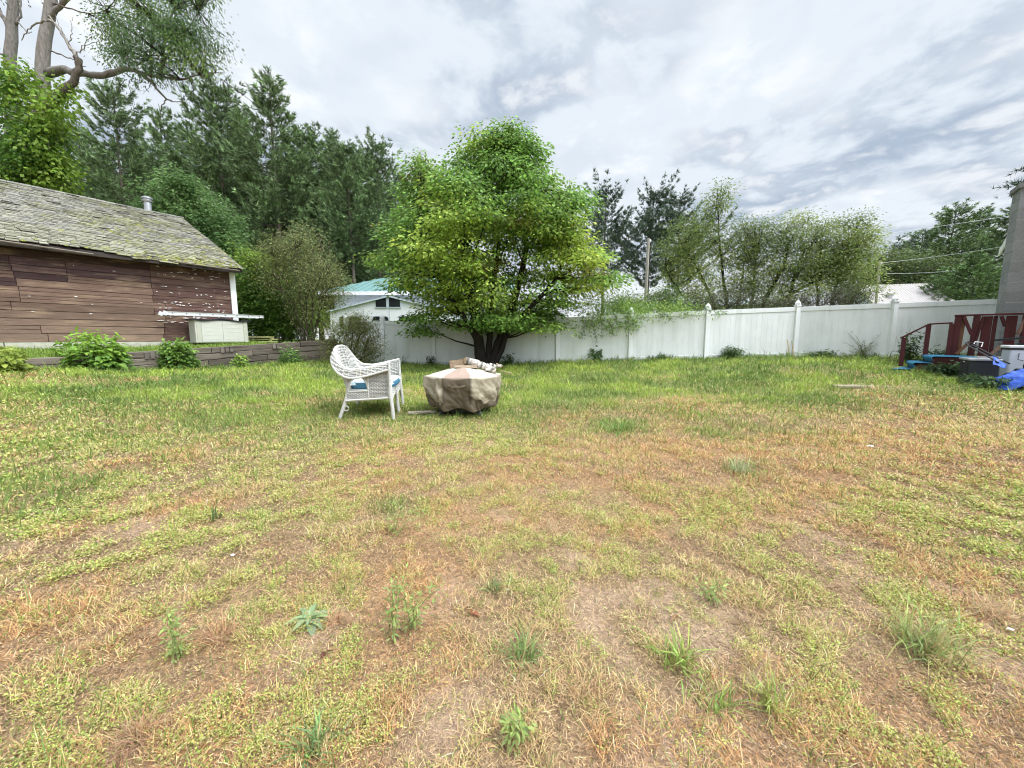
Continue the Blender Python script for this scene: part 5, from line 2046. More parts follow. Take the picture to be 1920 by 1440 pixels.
def build_pines():
    used = set()
    A = make_pine('pine_tree', 1, 22, 5.6, 0.12, dens=1.7, irregular=0.20)
    B = make_pine('pine_tree', 2, 22, 5.2, 0.20, dens=1.7, irregular=0.28, top_pow=0.6)
    C = make_pine('pine_tree', 3, 22, 4.6, 0.48, dens=1.7, irregular=0.25, top_pow=0.55, dead=1.6)
    D = make_pine('pine_tree', 5, 17, 3.6, 0.40, dens=1.45, irregular=0.40, top_pow=0.34, tone=(0.07, 0.10, 0.066), dead=1.2, plume=0.8, blade=0.34)
    E = make_pine('pine_tree', 6, 14, 4.2, 0.08, dens=1.6, irregular=0.16, top_pow=0.8, tone=(0.11, 0.168, 0.066))
    g = 'tall pines of the wood at the left'
    for proto, u, v, Y, w, rz, lab in (
            (A, 500, 132, 27, 1.0, 0.3, 'tallest sharp topped pine standing above the round leafy tree'),
            (B, 398, 146, 29, 1.05, 1.2, 'broad pine reaching up just left of the tallest pine'),
            (B, 205, 148, 26, 0.85, 2.6, 'ragged pine rising above the barn roof beside the ivy covered tree'),
            (A, 298, 205, 35, 0.8, 4.0, 'smaller farther pine framed by the hanging branch of the old tree'),
            (A, 618, 242, 31, 0.75, 5.1, 'narrow pine stepping down right of the tallest pine'),
            (B, 702, 258, 29, 0.9, 0.8, 'pine at the end of the wood with its crown behind the maple'),
            (C, 560, 235, 30, 1.1, 1.9, 'high crowned pine with long bare trunk left of the teal roofed house'),
            (C, 652, 262, 27, 0.95, 3.3, 'bare trunked pine standing just behind the teal metal roof'),
            (C, 668, 290, 32, 0.95, 0.2, 'second bare trunked pine close behind the teal metal roof, thinner'),
            (A, 450, 215, 34, 1.0, 2.2, 'shaded pine filling the gap between the two tallest pines'),
            (A, 350, 235, 37, 1.0, 0.9, 'distant pine behind the round leafy tree'),
            (B, 140, 240, 34, 1.1, 1.6, 'dark pine half hidden behind the ivy covered trunk'),
            (A, 745, 320, 36, 0.9, 4.4, 'distant pine peeking out beside the left edge of the maple')):
        plant(proto, used, u, v, Y, lab, w, rz, g)
    back = 'dark pines in the back row of the wood'
    for k, (u, v) in enumerate(((90, 300), (185, 300), (262, 270), (330, 300), (420, 270), (520, 290), (585, 310), (640, 330), (700, 345), (770, 380), (235, 330), (480, 330))):
        plant(E if k % 2 else A, used, u, v, 42 + (k % 3) * 2.5, 'tall dark pine in the back row of the wood, half hidden by nearer pines', 1.25, k * 1.3, back)
    for u, v, Y, w, rz, lab in ((1136, 334, 34, 0.95, 0.5, 'lone thin crowned pine touching the right edge of the maple'),
                                (1222, 331, 34, 0.95, 2.2, 'middle of three sparse pines against the white sky, above the leaning pole'),
                                (1282, 337, 34, 1.0, 4.4, 'sparse pine against the sky beside the olive tree crowns')):
        plant(D, used, u, v, Y, lab, w, rz, 'three sparse pines beyond the fence')
    gr = 'pines beyond the fence near the chimney'
    for proto, u, v, Y, w, rz, lab in ((B, 1790, 384, 29, 1.35, 0.4, 'broad pine that tops the far tree mass left of the chimney'),
                                       (A, 1850, 392, 31, 1.3, 1.4, 'wide pine in the far tree mass nearest the chimney top'),
                                       (D, 1683, 440, 32, 1.0, 2.4, 'small ragged pine top above the pink cottage roof'),
                                       (B, 1735, 428, 33, 1.3, 3.9, 'rounded pine between the pink cottage and the tallest far pine'),
                                       (A, 1900, 385, 27, 1.3, 5.2, 'tall pine directly behind the top of the chimney'),
                                       (E, 1835, 470, 21, 1.25, 0.0, 'fresh green spruce like conifer low beside the chimney base'),
                                       (E, 1700, 475, 36, 1.5, 2.0, 'dark low conifer behind the pink cottage'),
                                       (E, 1772, 500, 24, 1.1, 2.9, 'small bushy conifer above the fence right of the pink cottage')):
        plant(proto, used, u, v, Y, lab, w, rz, gr)


build_pines()


def bough():
    """pine beyond the right edge whose lowest boughs reach in above the chimney"""
    rg = np.random.default_rng(5)
    o = P(2060, 500, 12.5)
    z0 = gz(o.x, o.y)
    t = thing('pine_tree', 'pine at the right edge whose lowest bough reaches in over the chimney', 'pine tree', (o.x, o.y, z0), 0)
    tr = MB(BARK_GREY)
    tr.tube([(0, 0, -0.2), (0.05, 0, 4), (0, 0.05, 10)], [0.22, 0.19, 0.08], 8)
    tk = tr.build('trunk', M_BARK, t)
    br, nd = MB(BARK_DARK), MB()
    for (u, v) in ((1882, 352), (1890, 368), (1908, 318), (1930, 335), (1950, 300)):
        e = P(u, v, 12.3) - Vector((o.x, o.y, z0))
        a = np.array([0, 0, e.z + 0.2])
        e = np.array(e)
        pts = curve([a, a * 0.5 + e * 0.5 + np.array([0, 0, 0.25]), e], 8)
        br.tube(pts, np.linspace(0.05, 0.008, 8), 5)
        m = 70
        s = rg.uniform(0.25, 1, m)
        c = np.stack([np.interp(s, np.linspace(0, 1, 8), pts[:, i]) for i in range(3)], -1) + rg.normal(0, 1, (m, 3)) * np.array([0.12, 0.2, 0.05])
        rep = 8
        p = np.repeat(c, rep, 0)
        ax = unit(np.array([-0.7, 0, 0.5]) + rg.normal(0, 0.5, (m * rep, 3)))
        ln = rg.uniform(0.10, 0.2, m * rep)
        sd = unit(np.cross(ax, rg.normal(0, 1, (m * rep, 3)))) * 0.010
        v_ = np.stack([p - sd, p + sd, p + ax * ln[:, None]], 1).reshape(-1, 3)
        nd.add(v_, np.arange(m * rep)[:, None] * 3 + np.array([[0, 1, 2]]), np.tile(np.array((0.05, 0.08, 0.04)), (len(v_), 1)))
    br.build('branches', M_BARK, tk)
    nd.build('crown', M_NEEDLE, t)


bough()


def spray(mb, cen, n, sh, sv, size, col, rg, droop=0.5, out=None, wid=0.55, hv=0.2, up=1.6):
    """a leafy spray: n leaves round a centre, flattened, hanging a little"""
    m = len(cen)
    N = m * n
    c = np.repeat(cen, n, 0)
    d = np.clip(rg.normal(0, 1, (N, 3)), -1.75, 1.75) * np.array([sh, sh, sv])
    d[:, 2] -= 0.35 * np.hypot(d[:, 0], d[:, 1]) * droop
    p = c + d
    ax = unit(d * np.array([1, 1, 0.6]) + rg.normal(0, 0.25 * sh, (N, 3)) + np.array([0, 0, -droop * sh]))
    if out is not None:
        ax = unit(ax + 0.6 * np.repeat(out, n, 0))
    nr = unit(rg.normal(0, 0.55, (N, 3)) + np.array([0, 0, up]))
    cc = np.repeat(col, n, 0) if np.ndim(col) == 2 else np.tile(col, (N, 1))
    cc = cc * np.exp(rg.normal(0, hv, (N, 1))) * np.exp(rg.normal(0, 0.05, (N, 3)))
    leaves(mb, p, ax, nr, size * rg.uniform(0.7, 1.3, N), np.full(N, wid), np.clip(cc, 0.003, 0.8))


def build_maple():
    rg = np.random.default_rng(12)
    Y = 12.8
    o = P(912, 688, Y)
    o.z = gz(o.x, o.y)
    t = thing('maple_tree', 'full green maple with several dark stems in the middle of the back lawn', 'maple tree', tuple(o), 0)
    inv = np.array(o)
    rows = [(246, 940, 965), (268, 895, 990), (290, 868, 1002), (312, 860, 1010), (330, 842, 1016), (345, 808, 1030), (360, 786, 1052), (378, 772, 1072), (405, 756, 1078), (440, 730, 1092), (478, 722, 1106), (510, 730, 1124), (540, 745, 1126), (564, 795, 1095), (584, 815, 1065), (600, 840, 1030), (612, 870, 975)]
    rv = np.array([r[0] for r in rows], float)
    loc = lambda u, v, y=Y: np.array(P(u, v, y)) - inv
    tr, br, cr = MB(BARK_DARK), MB(BARK_DARK * 0.9), MB()
    stems = []
    for pts, r in (([(905, 690), (900, 655), (893, 615), (880, 540), (868, 450), (880, 350)], 0.215), ([(922, 690), (934, 650), (948, 610), (975, 540), (990, 450), (985, 360)], 0.20),
                   ([(914, 690), (916, 640), (922, 580), (930, 480), (945, 380), (952, 270)], 0.12), ([(904, 690), (897, 640), (872, 590), (822, 530), (785, 440), (788, 330)], 0.11),
                   ([(924, 688), (941, 640), (975, 590), (1045, 530), (1075, 450), (1075, 370)], 0.11)):
        d = rg.uniform(-0.8, 0.8)
        n = len(pts)
        p = [loc(u, v, Y + d * (k / (n - 1)) ** 1.2) for k, (u, v) in enumerate(pts)]
        p[0][2] = -0.15
        c = curve(p, 14, 0.02, rg)
        tr.tube(c, r * np.linspace(1.0, 0.16, 14) ** 0.9, 9)
        stems.append(c)
    S = np.concatenate(stems)
    # crown: sprays spread over an uneven shell with gaps
    cen, outd = [], []
    tries = 0
    while len(cen) < 700 and tries < 20000:
        tries += 1
        v = rg.uniform(246, 610)
        uL, uR = np.interp(v, rv, [r[1] for r in rows]), np.interp(v, rv, [r[2] for r in rows])
        uc, hw = (uL + uR) / 2, (uR - uL) / 2 * 0.94
        if rg.random() > (hw / 225) ** 1.1 + 0.08:
            continue
        a = rg.uniform(0, 6.283)
        q = rg.random() ** 0.42
        lob = 1 + 0.10 * math.sin(a * 3 + v * 0.03) + 0.08 * math.sin(a * 5 - v * 0.05)
        k = hw / F_PX * Y
        p = loc(uc, v) + np.array([k * q * math.cos(a) * min(1.0, lob), k * 0.9 * q * lob * math.sin(a), 0])
        gap = fbm(np.array([a * 1.3]), np.array([v / 60.0]), 0.8, 2, 3)[0]
        if gap < 0.37 and q > 0.40:
            continue
        cen.append(p)
        outd.append((math.cos(a) * q, math.sin(a) * q, 0.25))
    for u0, v0, n in ((789, 292, 3), (788, 308, 4), (788, 325, 6), (795, 342, 7), (780, 355, 7), (955, 240, 4), (945, 252, 4), (900, 270, 4), (1000, 280, 4), (1068, 362, 7), (1078, 372, 6), (1135, 520, 8), (1110, 475, 6), (722, 475, 8), (745, 430, 6), (925, 606, 6), (895, 600, 5), (800, 588, 7), (1010, 590, 6), (790, 604, 4), (1040, 604, 4)):
        for k in range(n):
            cen.append(loc(u0 + rg.normal(0, 10 if v0 > 345 else 5), v0 + rg.normal(0, 7), Y + rg.normal(0, 0.5 if v0 > 345 else 0.25)))
            outd.append((0, 0, 0.3))
    cen, outd = np.array(cen), np.array(outd)
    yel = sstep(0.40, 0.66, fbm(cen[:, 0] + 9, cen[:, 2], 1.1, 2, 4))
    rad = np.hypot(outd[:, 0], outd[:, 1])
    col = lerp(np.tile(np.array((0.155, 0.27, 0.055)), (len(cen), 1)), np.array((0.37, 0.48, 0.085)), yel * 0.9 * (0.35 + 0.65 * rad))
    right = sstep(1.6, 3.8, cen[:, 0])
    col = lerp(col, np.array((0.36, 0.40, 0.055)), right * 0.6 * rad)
    col[rg.random(len(cen)) < 0.02] = (0.20, 0.16, 0.05)
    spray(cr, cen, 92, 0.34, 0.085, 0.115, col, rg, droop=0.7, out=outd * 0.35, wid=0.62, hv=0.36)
    # fine tips that break the outline
    tips = cen[rad > 0.72]
    spray(cr, tips + outd[rad > 0.72] * 0.16 + np.array([0, 0, 0.06]), 12, 0.18, 0.12, 0.105, col[rad > 0.72] * 1.08, rg, droop=0.3, wid=0.6)
    # upright leading shoots along the top outline
    sp, sc = [], []
    for u0, v0, v1 in ((955, 226, 262), (944, 236, 270), (968, 244, 275), (925, 250, 282), (905, 258, 290), (990, 256, 290), (880, 266, 296), (866, 278, 305), (1006, 268, 300), (1014, 290, 320), (853, 296, 325), (789, 283, 330), (782, 298, 340), (798, 304, 345), (826, 318, 350), (1040, 325, 360), (1068, 338, 372), (1084, 350, 385), (770, 335, 370), (755, 368, 398), (742, 395, 420), (1098, 395, 420)):
        yy = Y + rg.normal(0, 0.5)
        for q in np.linspace(0, 1, 6):
            sp.append(loc(u0 + (v1 - v0) * 0.12 * q * np.sign(930 - u0), v0 + (v1 - v0) * q, yy))
            sc.append(np.array((0.20, 0.31, 0.06)) * (1.15 - 0.3 * q))
        tr.tube([sp[-1] - np.array([0, 0, 0.3]), sp[-6]], [0.012, 0.004], 5)
    spray(cr, np.array(sp), 13, 0.085, 0.085, 0.105, np.array(sc), rg, droop=0.7, wid=0.55)
    # limbs from the nearest stem to each spray
    for c in cen[::3]:
        d = S - c
        w = np.linalg.norm(d, axis=1) + 1.4 * np.maximum(0, S[:, 2] - c[2] + 0.5)
        s = S[np.argmin(w)]
        ln = np.linalg.norm(c - s)
        mid = (s + c) / 2 + np.array([0, 0, -0.06 * ln]) + rg.normal(0, 0.05, 3)
        br.tube(curve([s, mid, c], 6, 0.012, rg), np.linspace(0.012 + 0.011 * ln, 0.005, 6), 5, cap=False)
    tk = tr.build('trunk', M_BARK, t, smooth=True)
    br.build('branches', M_BARK, tk)
    cr.build('crown', M_LEAF, t)


build_maple()


def leafy_tree(name, label, cat, base, stems, blobs, leaf, col, seed, group=None, n=40, count=160, sh=0.3, sv=0.15, col2=None, twig=True, bark=BARK_GREY, r0=0.08, wid=0.5, droop=0.4, wob=0.03, sub=2, twr=0.010):
    """broadleaf tree or shrub. stems: pixel polylines (u, v, Y); blobs: (u, v, Y, ru, rv) crown lobes in photo pixels"""
    rg = np.random.default_rng(seed)
    o = Vector(base)
    t = thing(name, label, cat, tuple(o), 0, group)
    inv = np.array(o)
    tr, br, cr = MB(bark), MB(bark * 0.85), MB()
    S = []
    for k, st in enumerate(stems):
        p = [np.array(P(*q)) - inv for q in st]
        p[0] = np.array([p[0][0], p[0][1], -0.1])
        c = curve(p, 12, wob, rg)
        r = r0 * (1 if k < 3 else 0.7)
        tr.tube(c, r * np.linspace(1, 0.18, 12), 7)
        S.append(c)
    S = np.concatenate(S)
    cen, tot = [], sum(b[3] * b[4] for b in blobs)
    for (u, v, Y, ru, rv) in blobs:
        m = max(4, int(count * ru * rv / tot))
        for _ in range(m):
            d = unit(rg.normal(0, 1, 3)) * rg.random() ** 0.40
            p = P(u + d[0] * ru, v + d[2] * rv, Y)
            cen.append(np.array(p) - inv + np.array([0, d[1] * ru / F_PX * Y * 0.9, 0]))
    cen = np.array(cen)
    k = sstep(0.4, 0.7, fbm(cen[:, 0] * 1.0 + seed, cen[:, 2] * 1.0, 0.8, 2, seed))
    cc = lerp(np.tile(np.array(col, float), (len(cen), 1)), np.array(col2 if col2 is not None else np.array(col) * 1.5), k)
    spray(cr, cen, n, sh, sv, leaf, cc, rg, droop=droop, wid=wid)
    if twig:
        for c in cen[::sub]:
            d = S - c
            w = np.linalg.norm(d, axis=1) + 1.2 * np.maximum(0, S[:, 2] - c[2] + 0.3)
            s = S[np.argmin(w)]
            ln = np.linalg.norm(c - s)
            mid = (s + c) / 2 + rg.normal(0, 0.06 * ln, 3)
            br.tube(curve([s, mid, c + (c - s) * 0.12], 6, 0.01, rg), np.linspace(0.006 + twr * ln, 0.004, 6), 4, cap=False)
    tk = tr.build('trunk', M_BARK, t, smooth=True)
    if br.n:
        br.build('branches', M_BARK, tk)
    cr.build('crown', M_LEAF, t)
    return t


def on_ground(u, v, Y, terr=False):
    p = P(u, v, Y)
    p.z = float(terrace_z(p.x, p.y)) if terr else gz(p.x, p.y)
    return p


def build_trees():
    # round leafy tree behind the barn
    leafy_tree('leafy_tree', 'round bright leafed tree behind the barn, in front of the pines', 'tree', on_ground(350, 600, 21, True), [[(350, 620, 21), (352, 520, 21), (345, 420, 21)], [(352, 600, 21), (385, 500, 21), (400, 440, 21)], [(350, 600, 21), (320, 470, 21), (300, 400, 21)]],
               [(330, 385, 21, 50, 48), (375, 425, 21, 62, 58), (300, 420, 21.5, 40, 50), (400, 470, 20.5, 50, 45), (345, 345, 21, 28, 22)], 0.17, (0.13, 0.22, 0.075), 31, n=85, count=260, sh=0.33, sv=0.2, col2=(0.21, 0.32, 0.11), wid=0.6, sub=3)
    # bright bushes behind the bin
    leafy_tree('leafy_bush', 'bright green bush right behind the grey bin and barn corner', 'bush', on_ground(490, 640, 15.5, True), [[(490, 640, 15.5), (485, 560, 15.5), (475, 490, 15.5)], [(500, 640, 15.5), (520, 580, 15.5), (530, 540, 15.5)]],
               [(485, 500, 15.6, 42, 42), (475, 560, 15.5, 38, 50), (525, 590, 15.2, 45, 48), (480, 615, 15.2, 40, 28), (560, 600, 15.5, 40, 40), (450, 530, 16.5, 22, 40)], 0.12, (0.10, 0.19, 0.03), 32, n=70, count=230, sh=0.24, sv=0.16, col2=(0.22, 0.31, 0.05), wid=0.6, sub=3)
    # thin olive shrub, vase shaped
    base = on_ground(580, 640, 14.2, True)
    st = []
    rg = np.random.default_rng(3)
    for k in range(13):
        a = rg.uniform(-1, 1)
        st.append([(580 + 8 * a, 640, 14.2), (575 + 32 * a + rg.normal(0, 5), 575, 14.2 + rg.normal(0, 0.3)), (566 + 68 * a + rg.normal(0, 8), rg.uniform(450, 520), 14.2 + rg.normal(0, 0.6))])
    leafy_tree('tall_shrub', 'tall thin twigged olive shrub fanning up left of the teal roofed house', 'shrub', base, st,
               [(560, 470, 14.2, 55, 40), (530, 510, 14.2, 50, 40), (600, 520, 14.2, 50, 45), (580, 570, 14.2, 48, 35), (510, 475, 14.3, 28, 22), (570, 440, 14.3, 24, 14), (625, 545, 14, 26, 28)], 0.075, (0.165, 0.19, 0.065), 33, n=46, count=380, sh=0.22, sv=0.2, col2=(0.25, 0.275, 0.11), r0=0.035, wid=0.42, bark=np.array((0.095, 0.075, 0.058)), twr=0.006, sub=1)
    # arching shrub in front of the fence
    base = on_ground(662, 688, 12.3)
    st = []
    for k in range(16):
        a = rg.uniform(-1, 1)
        st.append([(655 + 14 * a, 688, 12.3), (657 + 40 * a, rg.uniform(625, 640), 12.3 + rg.normal(0, 0.25)), (660 + 72 * a, 600 + 45 * abs(a) + rg.normal(0, 8), 12.2 + rg.normal(0, 0.5))])
    leafy_tree('arching_shrub', 'rounded arching shrub at the end of the timber wall behind the chair', 'shrub', base, st,
               [(650, 618, 12.3, 42, 34), (680, 625, 12.2, 38, 36), (665, 603, 12.3, 28, 18), (630, 648, 12.2, 28, 30), (660, 665, 12.1, 48, 20), (700, 655, 12.2, 22, 25)], 0.06, (0.15, 0.175, 0.05), 34, n=50, count=300, sh=0.16, sv=0.13, col2=(0.26, 0.27, 0.075), r0=0.02, wid=0.4, bark=np.array((0.10, 0.06, 0.045)), twr=0.006, sub=2)
    # olive crowns beyond the fence
    OL, OL2 = (0.16, 0.215, 0.06), (0.29, 0.345, 0.10)
    leafy_tree('olive_crowned_tree', 'leaning many stemmed tree with thin olive leaves nearest the three pines', 'tree', on_ground(1345, 620, 17.5), [[(1368, 640, 17.5), (1340, 570, 17.5), (1305, 500, 17.3), (1270, 440, 17.2)], [(1370, 640, 17.5), (1362, 560, 17.5), (1350, 470, 17.6), (1345, 390, 17.8)], [(1372, 640, 17.6), (1385, 560, 17.8), (1400, 480, 18)], [(1360, 640, 17.4), (1320, 590, 17.2), (1270, 545, 17), (1245, 500, 17)]],
               [(1300, 445, 17.4, 50, 42), (1345, 390, 17.6, 30, 36), (1290, 505, 17.2, 48, 42), (1360, 465, 17.6, 45, 48), (1262, 470, 17, 22, 30), (1345, 540, 17.5, 60, 24), (1355, 358, 17.6, 14, 16), (1300, 560, 17, 60, 18), (1370, 570, 16.6, 50, 14)], 0.105, OL, 41, n=50, count=405, sh=0.26, sv=0.16, col2=OL2, r0=0.10, wid=0.42, bark=BARK_DARK, sub=1, twr=0.0055)
    leafy_tree('olive_crowned_tree', 'wide olive tree with dark slanting limbs above the capped fence post', 'tree', on_ground(1420, 620, 17), [[(1400, 640, 17), (1435, 560, 17), (1470, 500, 17), (1480, 470, 17.2), (1474, 440, 17.2)], [(1398, 640, 17), (1440, 575, 16.8), (1510, 535, 16.7), (1570, 515, 16.6)], [(1402, 640, 17.2), (1410, 560, 17.4), (1420, 470, 17.6)], [(1475, 490, 17), (1500, 470, 17), (1540, 450, 17)]],
               [(1430, 445, 17.3, 45, 36), (1490, 450, 17.1, 52, 36), (1440, 500, 17.2, 55, 36), (1510, 500, 16.9, 50, 30), (1500, 415, 17.2, 30, 14), (1405, 425, 17.3, 30, 20), (1395, 475, 17.3, 30, 26), (1470, 545, 16.9, 60, 24), (1440, 570, 16.6, 60, 14), (1400, 530, 16.8, 30, 30)], 0.105, OL, 42, n=50, count=486, sh=0.26, sv=0.16, col2=OL2, r0=0.11, wid=0.42, bark=BARK_DARK, sub=1, twr=0.0055)
    leafy_tree('olive_crowned_tree', 'low spreading olive tree beside the pink roofed cottage', 'tree', on_ground(1560, 620, 17), [[(1545, 640, 17), (1560, 560, 17), (1580, 490, 17), (1600, 430, 17)], [(1548, 640, 17), (1590, 570, 16.8), (1625, 530, 16.7)], [(1542, 640, 17), (1530, 560, 17.2), (1540, 470, 17.3)]],
               [(1560, 462, 17, 52, 34), (1610, 455, 17, 30, 30), (1550, 505, 17, 60, 34), (1600, 500, 16.9, 36, 34), (1585, 540, 16.8, 56, 22), (1612, 408, 17, 16, 10), (1535, 425, 17, 24, 12), (1630, 425, 17, 12, 12), (1575, 415, 17, 18, 10)], 0.105, OL, 43, n=50, count=445, sh=0.26, sv=0.16, col2=OL2, r0=0.09, wid=0.42, bark=BARK_DARK, sub=1, twr=0.0055)
    # dark twiggy thicket low behind the fence
    leafy_tree('thicket', 'dark twiggy thicket low behind the fence left of the pink cottage', 'bush', on_ground(1560, 620, 15), [[(1500 + 14 * k, 640, 15), (1505 + 13 * k, 590, 15), (1510 + 14 * k, 555, 15)] for k in range(8)],
               [(1540, 560, 15, 60, 18), (1590, 550, 15, 40, 24), (1480, 565, 15, 40, 12)], 0.07, (0.05, 0.055, 0.03), 44, n=26, count=160, sh=0.22, sv=0.12, r0=0.03, wid=0.4, bark=np.array((0.11, 0.09, 0.075)), sub=1)
    leafy_tree('thicket', 'dark twiggy thicket behind the fence below the leaning olive tree', 'bush', on_ground(1330, 620, 15.2), [[(1270 + 22 * k, 640, 15.2), (1268 + 23 * k, 590, 15.2), (1262 + 25 * k, 552, 15.2)] for k in range(9)],
               [(1300, 565, 15.2, 50, 14), (1370, 560, 15.2, 55, 20), (1440, 565, 15.2, 40, 14)], 0.08, (0.075, 0.085, 0.04), 48, n=26, count=160, sh=0.22, sv=0.12, r0=0.03, wid=0.4, bark=np.array((0.11, 0.09, 0.075)), sub=1)
    # deciduous trees far right
    leafy_tree('leafy_tree', 'mid green leafy tree just behind the slim utility pole', 'tree', on_ground(1680, 620, 27), [[(1680, 620, 27), (1682, 540, 27), (1680, 480, 27)], [(1682, 600, 27), (1710, 520, 27), (1720, 480, 27)]],
               [(1655, 490, 27, 38, 28), (1700, 500, 27, 45, 34), (1740, 510, 27.5, 40, 34), (1690, 540, 27, 55, 25)], 0.17, (0.075, 0.11, 0.035), 45, n=50, count=200, sh=0.42, sv=0.22, col2=(0.12, 0.16, 0.05), sub=3)
    # green shrubs behind the fence between maple and pines
    leafy_tree('leafy_bush', 'low green bush behind the fence under the three sparse pines', 'bush', on_ground(1215, 620, 15), [[(1215, 640, 15), (1215, 590, 15), (1220, 560, 15)], [(1200, 640, 15), (1180, 590, 15), (1165, 570, 15)]],
               [(1190, 570, 15, 38, 18), (1240, 565, 15, 36, 20), (1255, 545, 15, 12, 14), (1160, 565, 15, 30, 16)], 0.09, (0.085, 0.14, 0.035), 46, n=50, count=130, sh=0.2, sv=0.14, col2=(0.14, 0.21, 0.05), sub=3)


build_trees()


def build_vine():
    rg = np.random.default_rng(8)
    o = Vector((FENCE_PTS[4][0], FENCE_PTS[4][1], gz(*FENCE_PTS[4]) + 1.5))
    t = thing('vine', 'light green vine spilling over the fence top right of the maple', 'vine', tuple(o), 0)
    inv = np.array(o)
    st, lf = MB(np.array((0.10, 0.09, 0.04))), MB()
    cen = []
    for u, v, n, su, sv in ((1120, 575, 26, 26, 12), (1165, 585, 24, 24, 12), (1215, 585, 22, 28, 9), (1270, 580, 18, 26, 7), (1150, 605, 12, 24, 9), (1100, 600, 14, 20, 12), (1300, 578, 9, 16, 5), (1135, 560, 12, 24, 9)):
        for k in range(n):
            x, y = rg.normal(u, su), rg.normal(v, sv)
            fy = fence_y(P(x, y, 13).x) - 0.12 + rg.uniform(-0.1, 0.75) * (y < 598)
            cen.append(np.array(P(x, y, fy)) - inv)
            if rg.random() < 0.6:
                cen.append(np.array(P(x + rg.normal(0, 9), y + rg.normal(-3, 5), fy)) - inv)
    cen = np.array(cen)
    col = lerp(np.tile(np.array((0.15, 0.25, 0.05)), (len(cen), 1)), np.array((0.28, 0.39, 0.09)), rg.random(len(cen)))
    spray(lf, cen, 34, 0.14, 0.10, 0.07, col, rg, droop=0.9, wid=0.5)
    for (u0, v0), (u1, v1) in (((1125, 590), (1128, 632)), ((1150, 590), (1165, 612)), ((1098, 598), (1090, 632)), ((1178, 590), (1190, 606)), ((1240, 585), (1258, 598)), ((1280, 580), (1330, 575)), ((1108, 600), (1118, 640)), ((1140, 600), (1148, 625)), ((1300, 580), (1362, 585))):
        fy = fence_y(P(u1, v1, 13).x) - 0.12
        c = curve([np.array(P(u0, v0, fy + 0.1)) - inv, np.array(P((u0 + u1) / 2 + 3, (v0 + v1) / 2, fy)) - inv, np.array(P(u1, v1, fy)) - inv], 10, 0.01, rg)
        st.tube(c, 0.006, 5)
        spray(lf, c, 7, 0.05, 0.03, 0.065, np.array((0.12, 0.19, 0.05)), rg, droop=1.0, wid=0.45)
    a = st.build('stems', M_BARK, t)
    lf.build('leaves', M_LEAF, t)


build_vine()


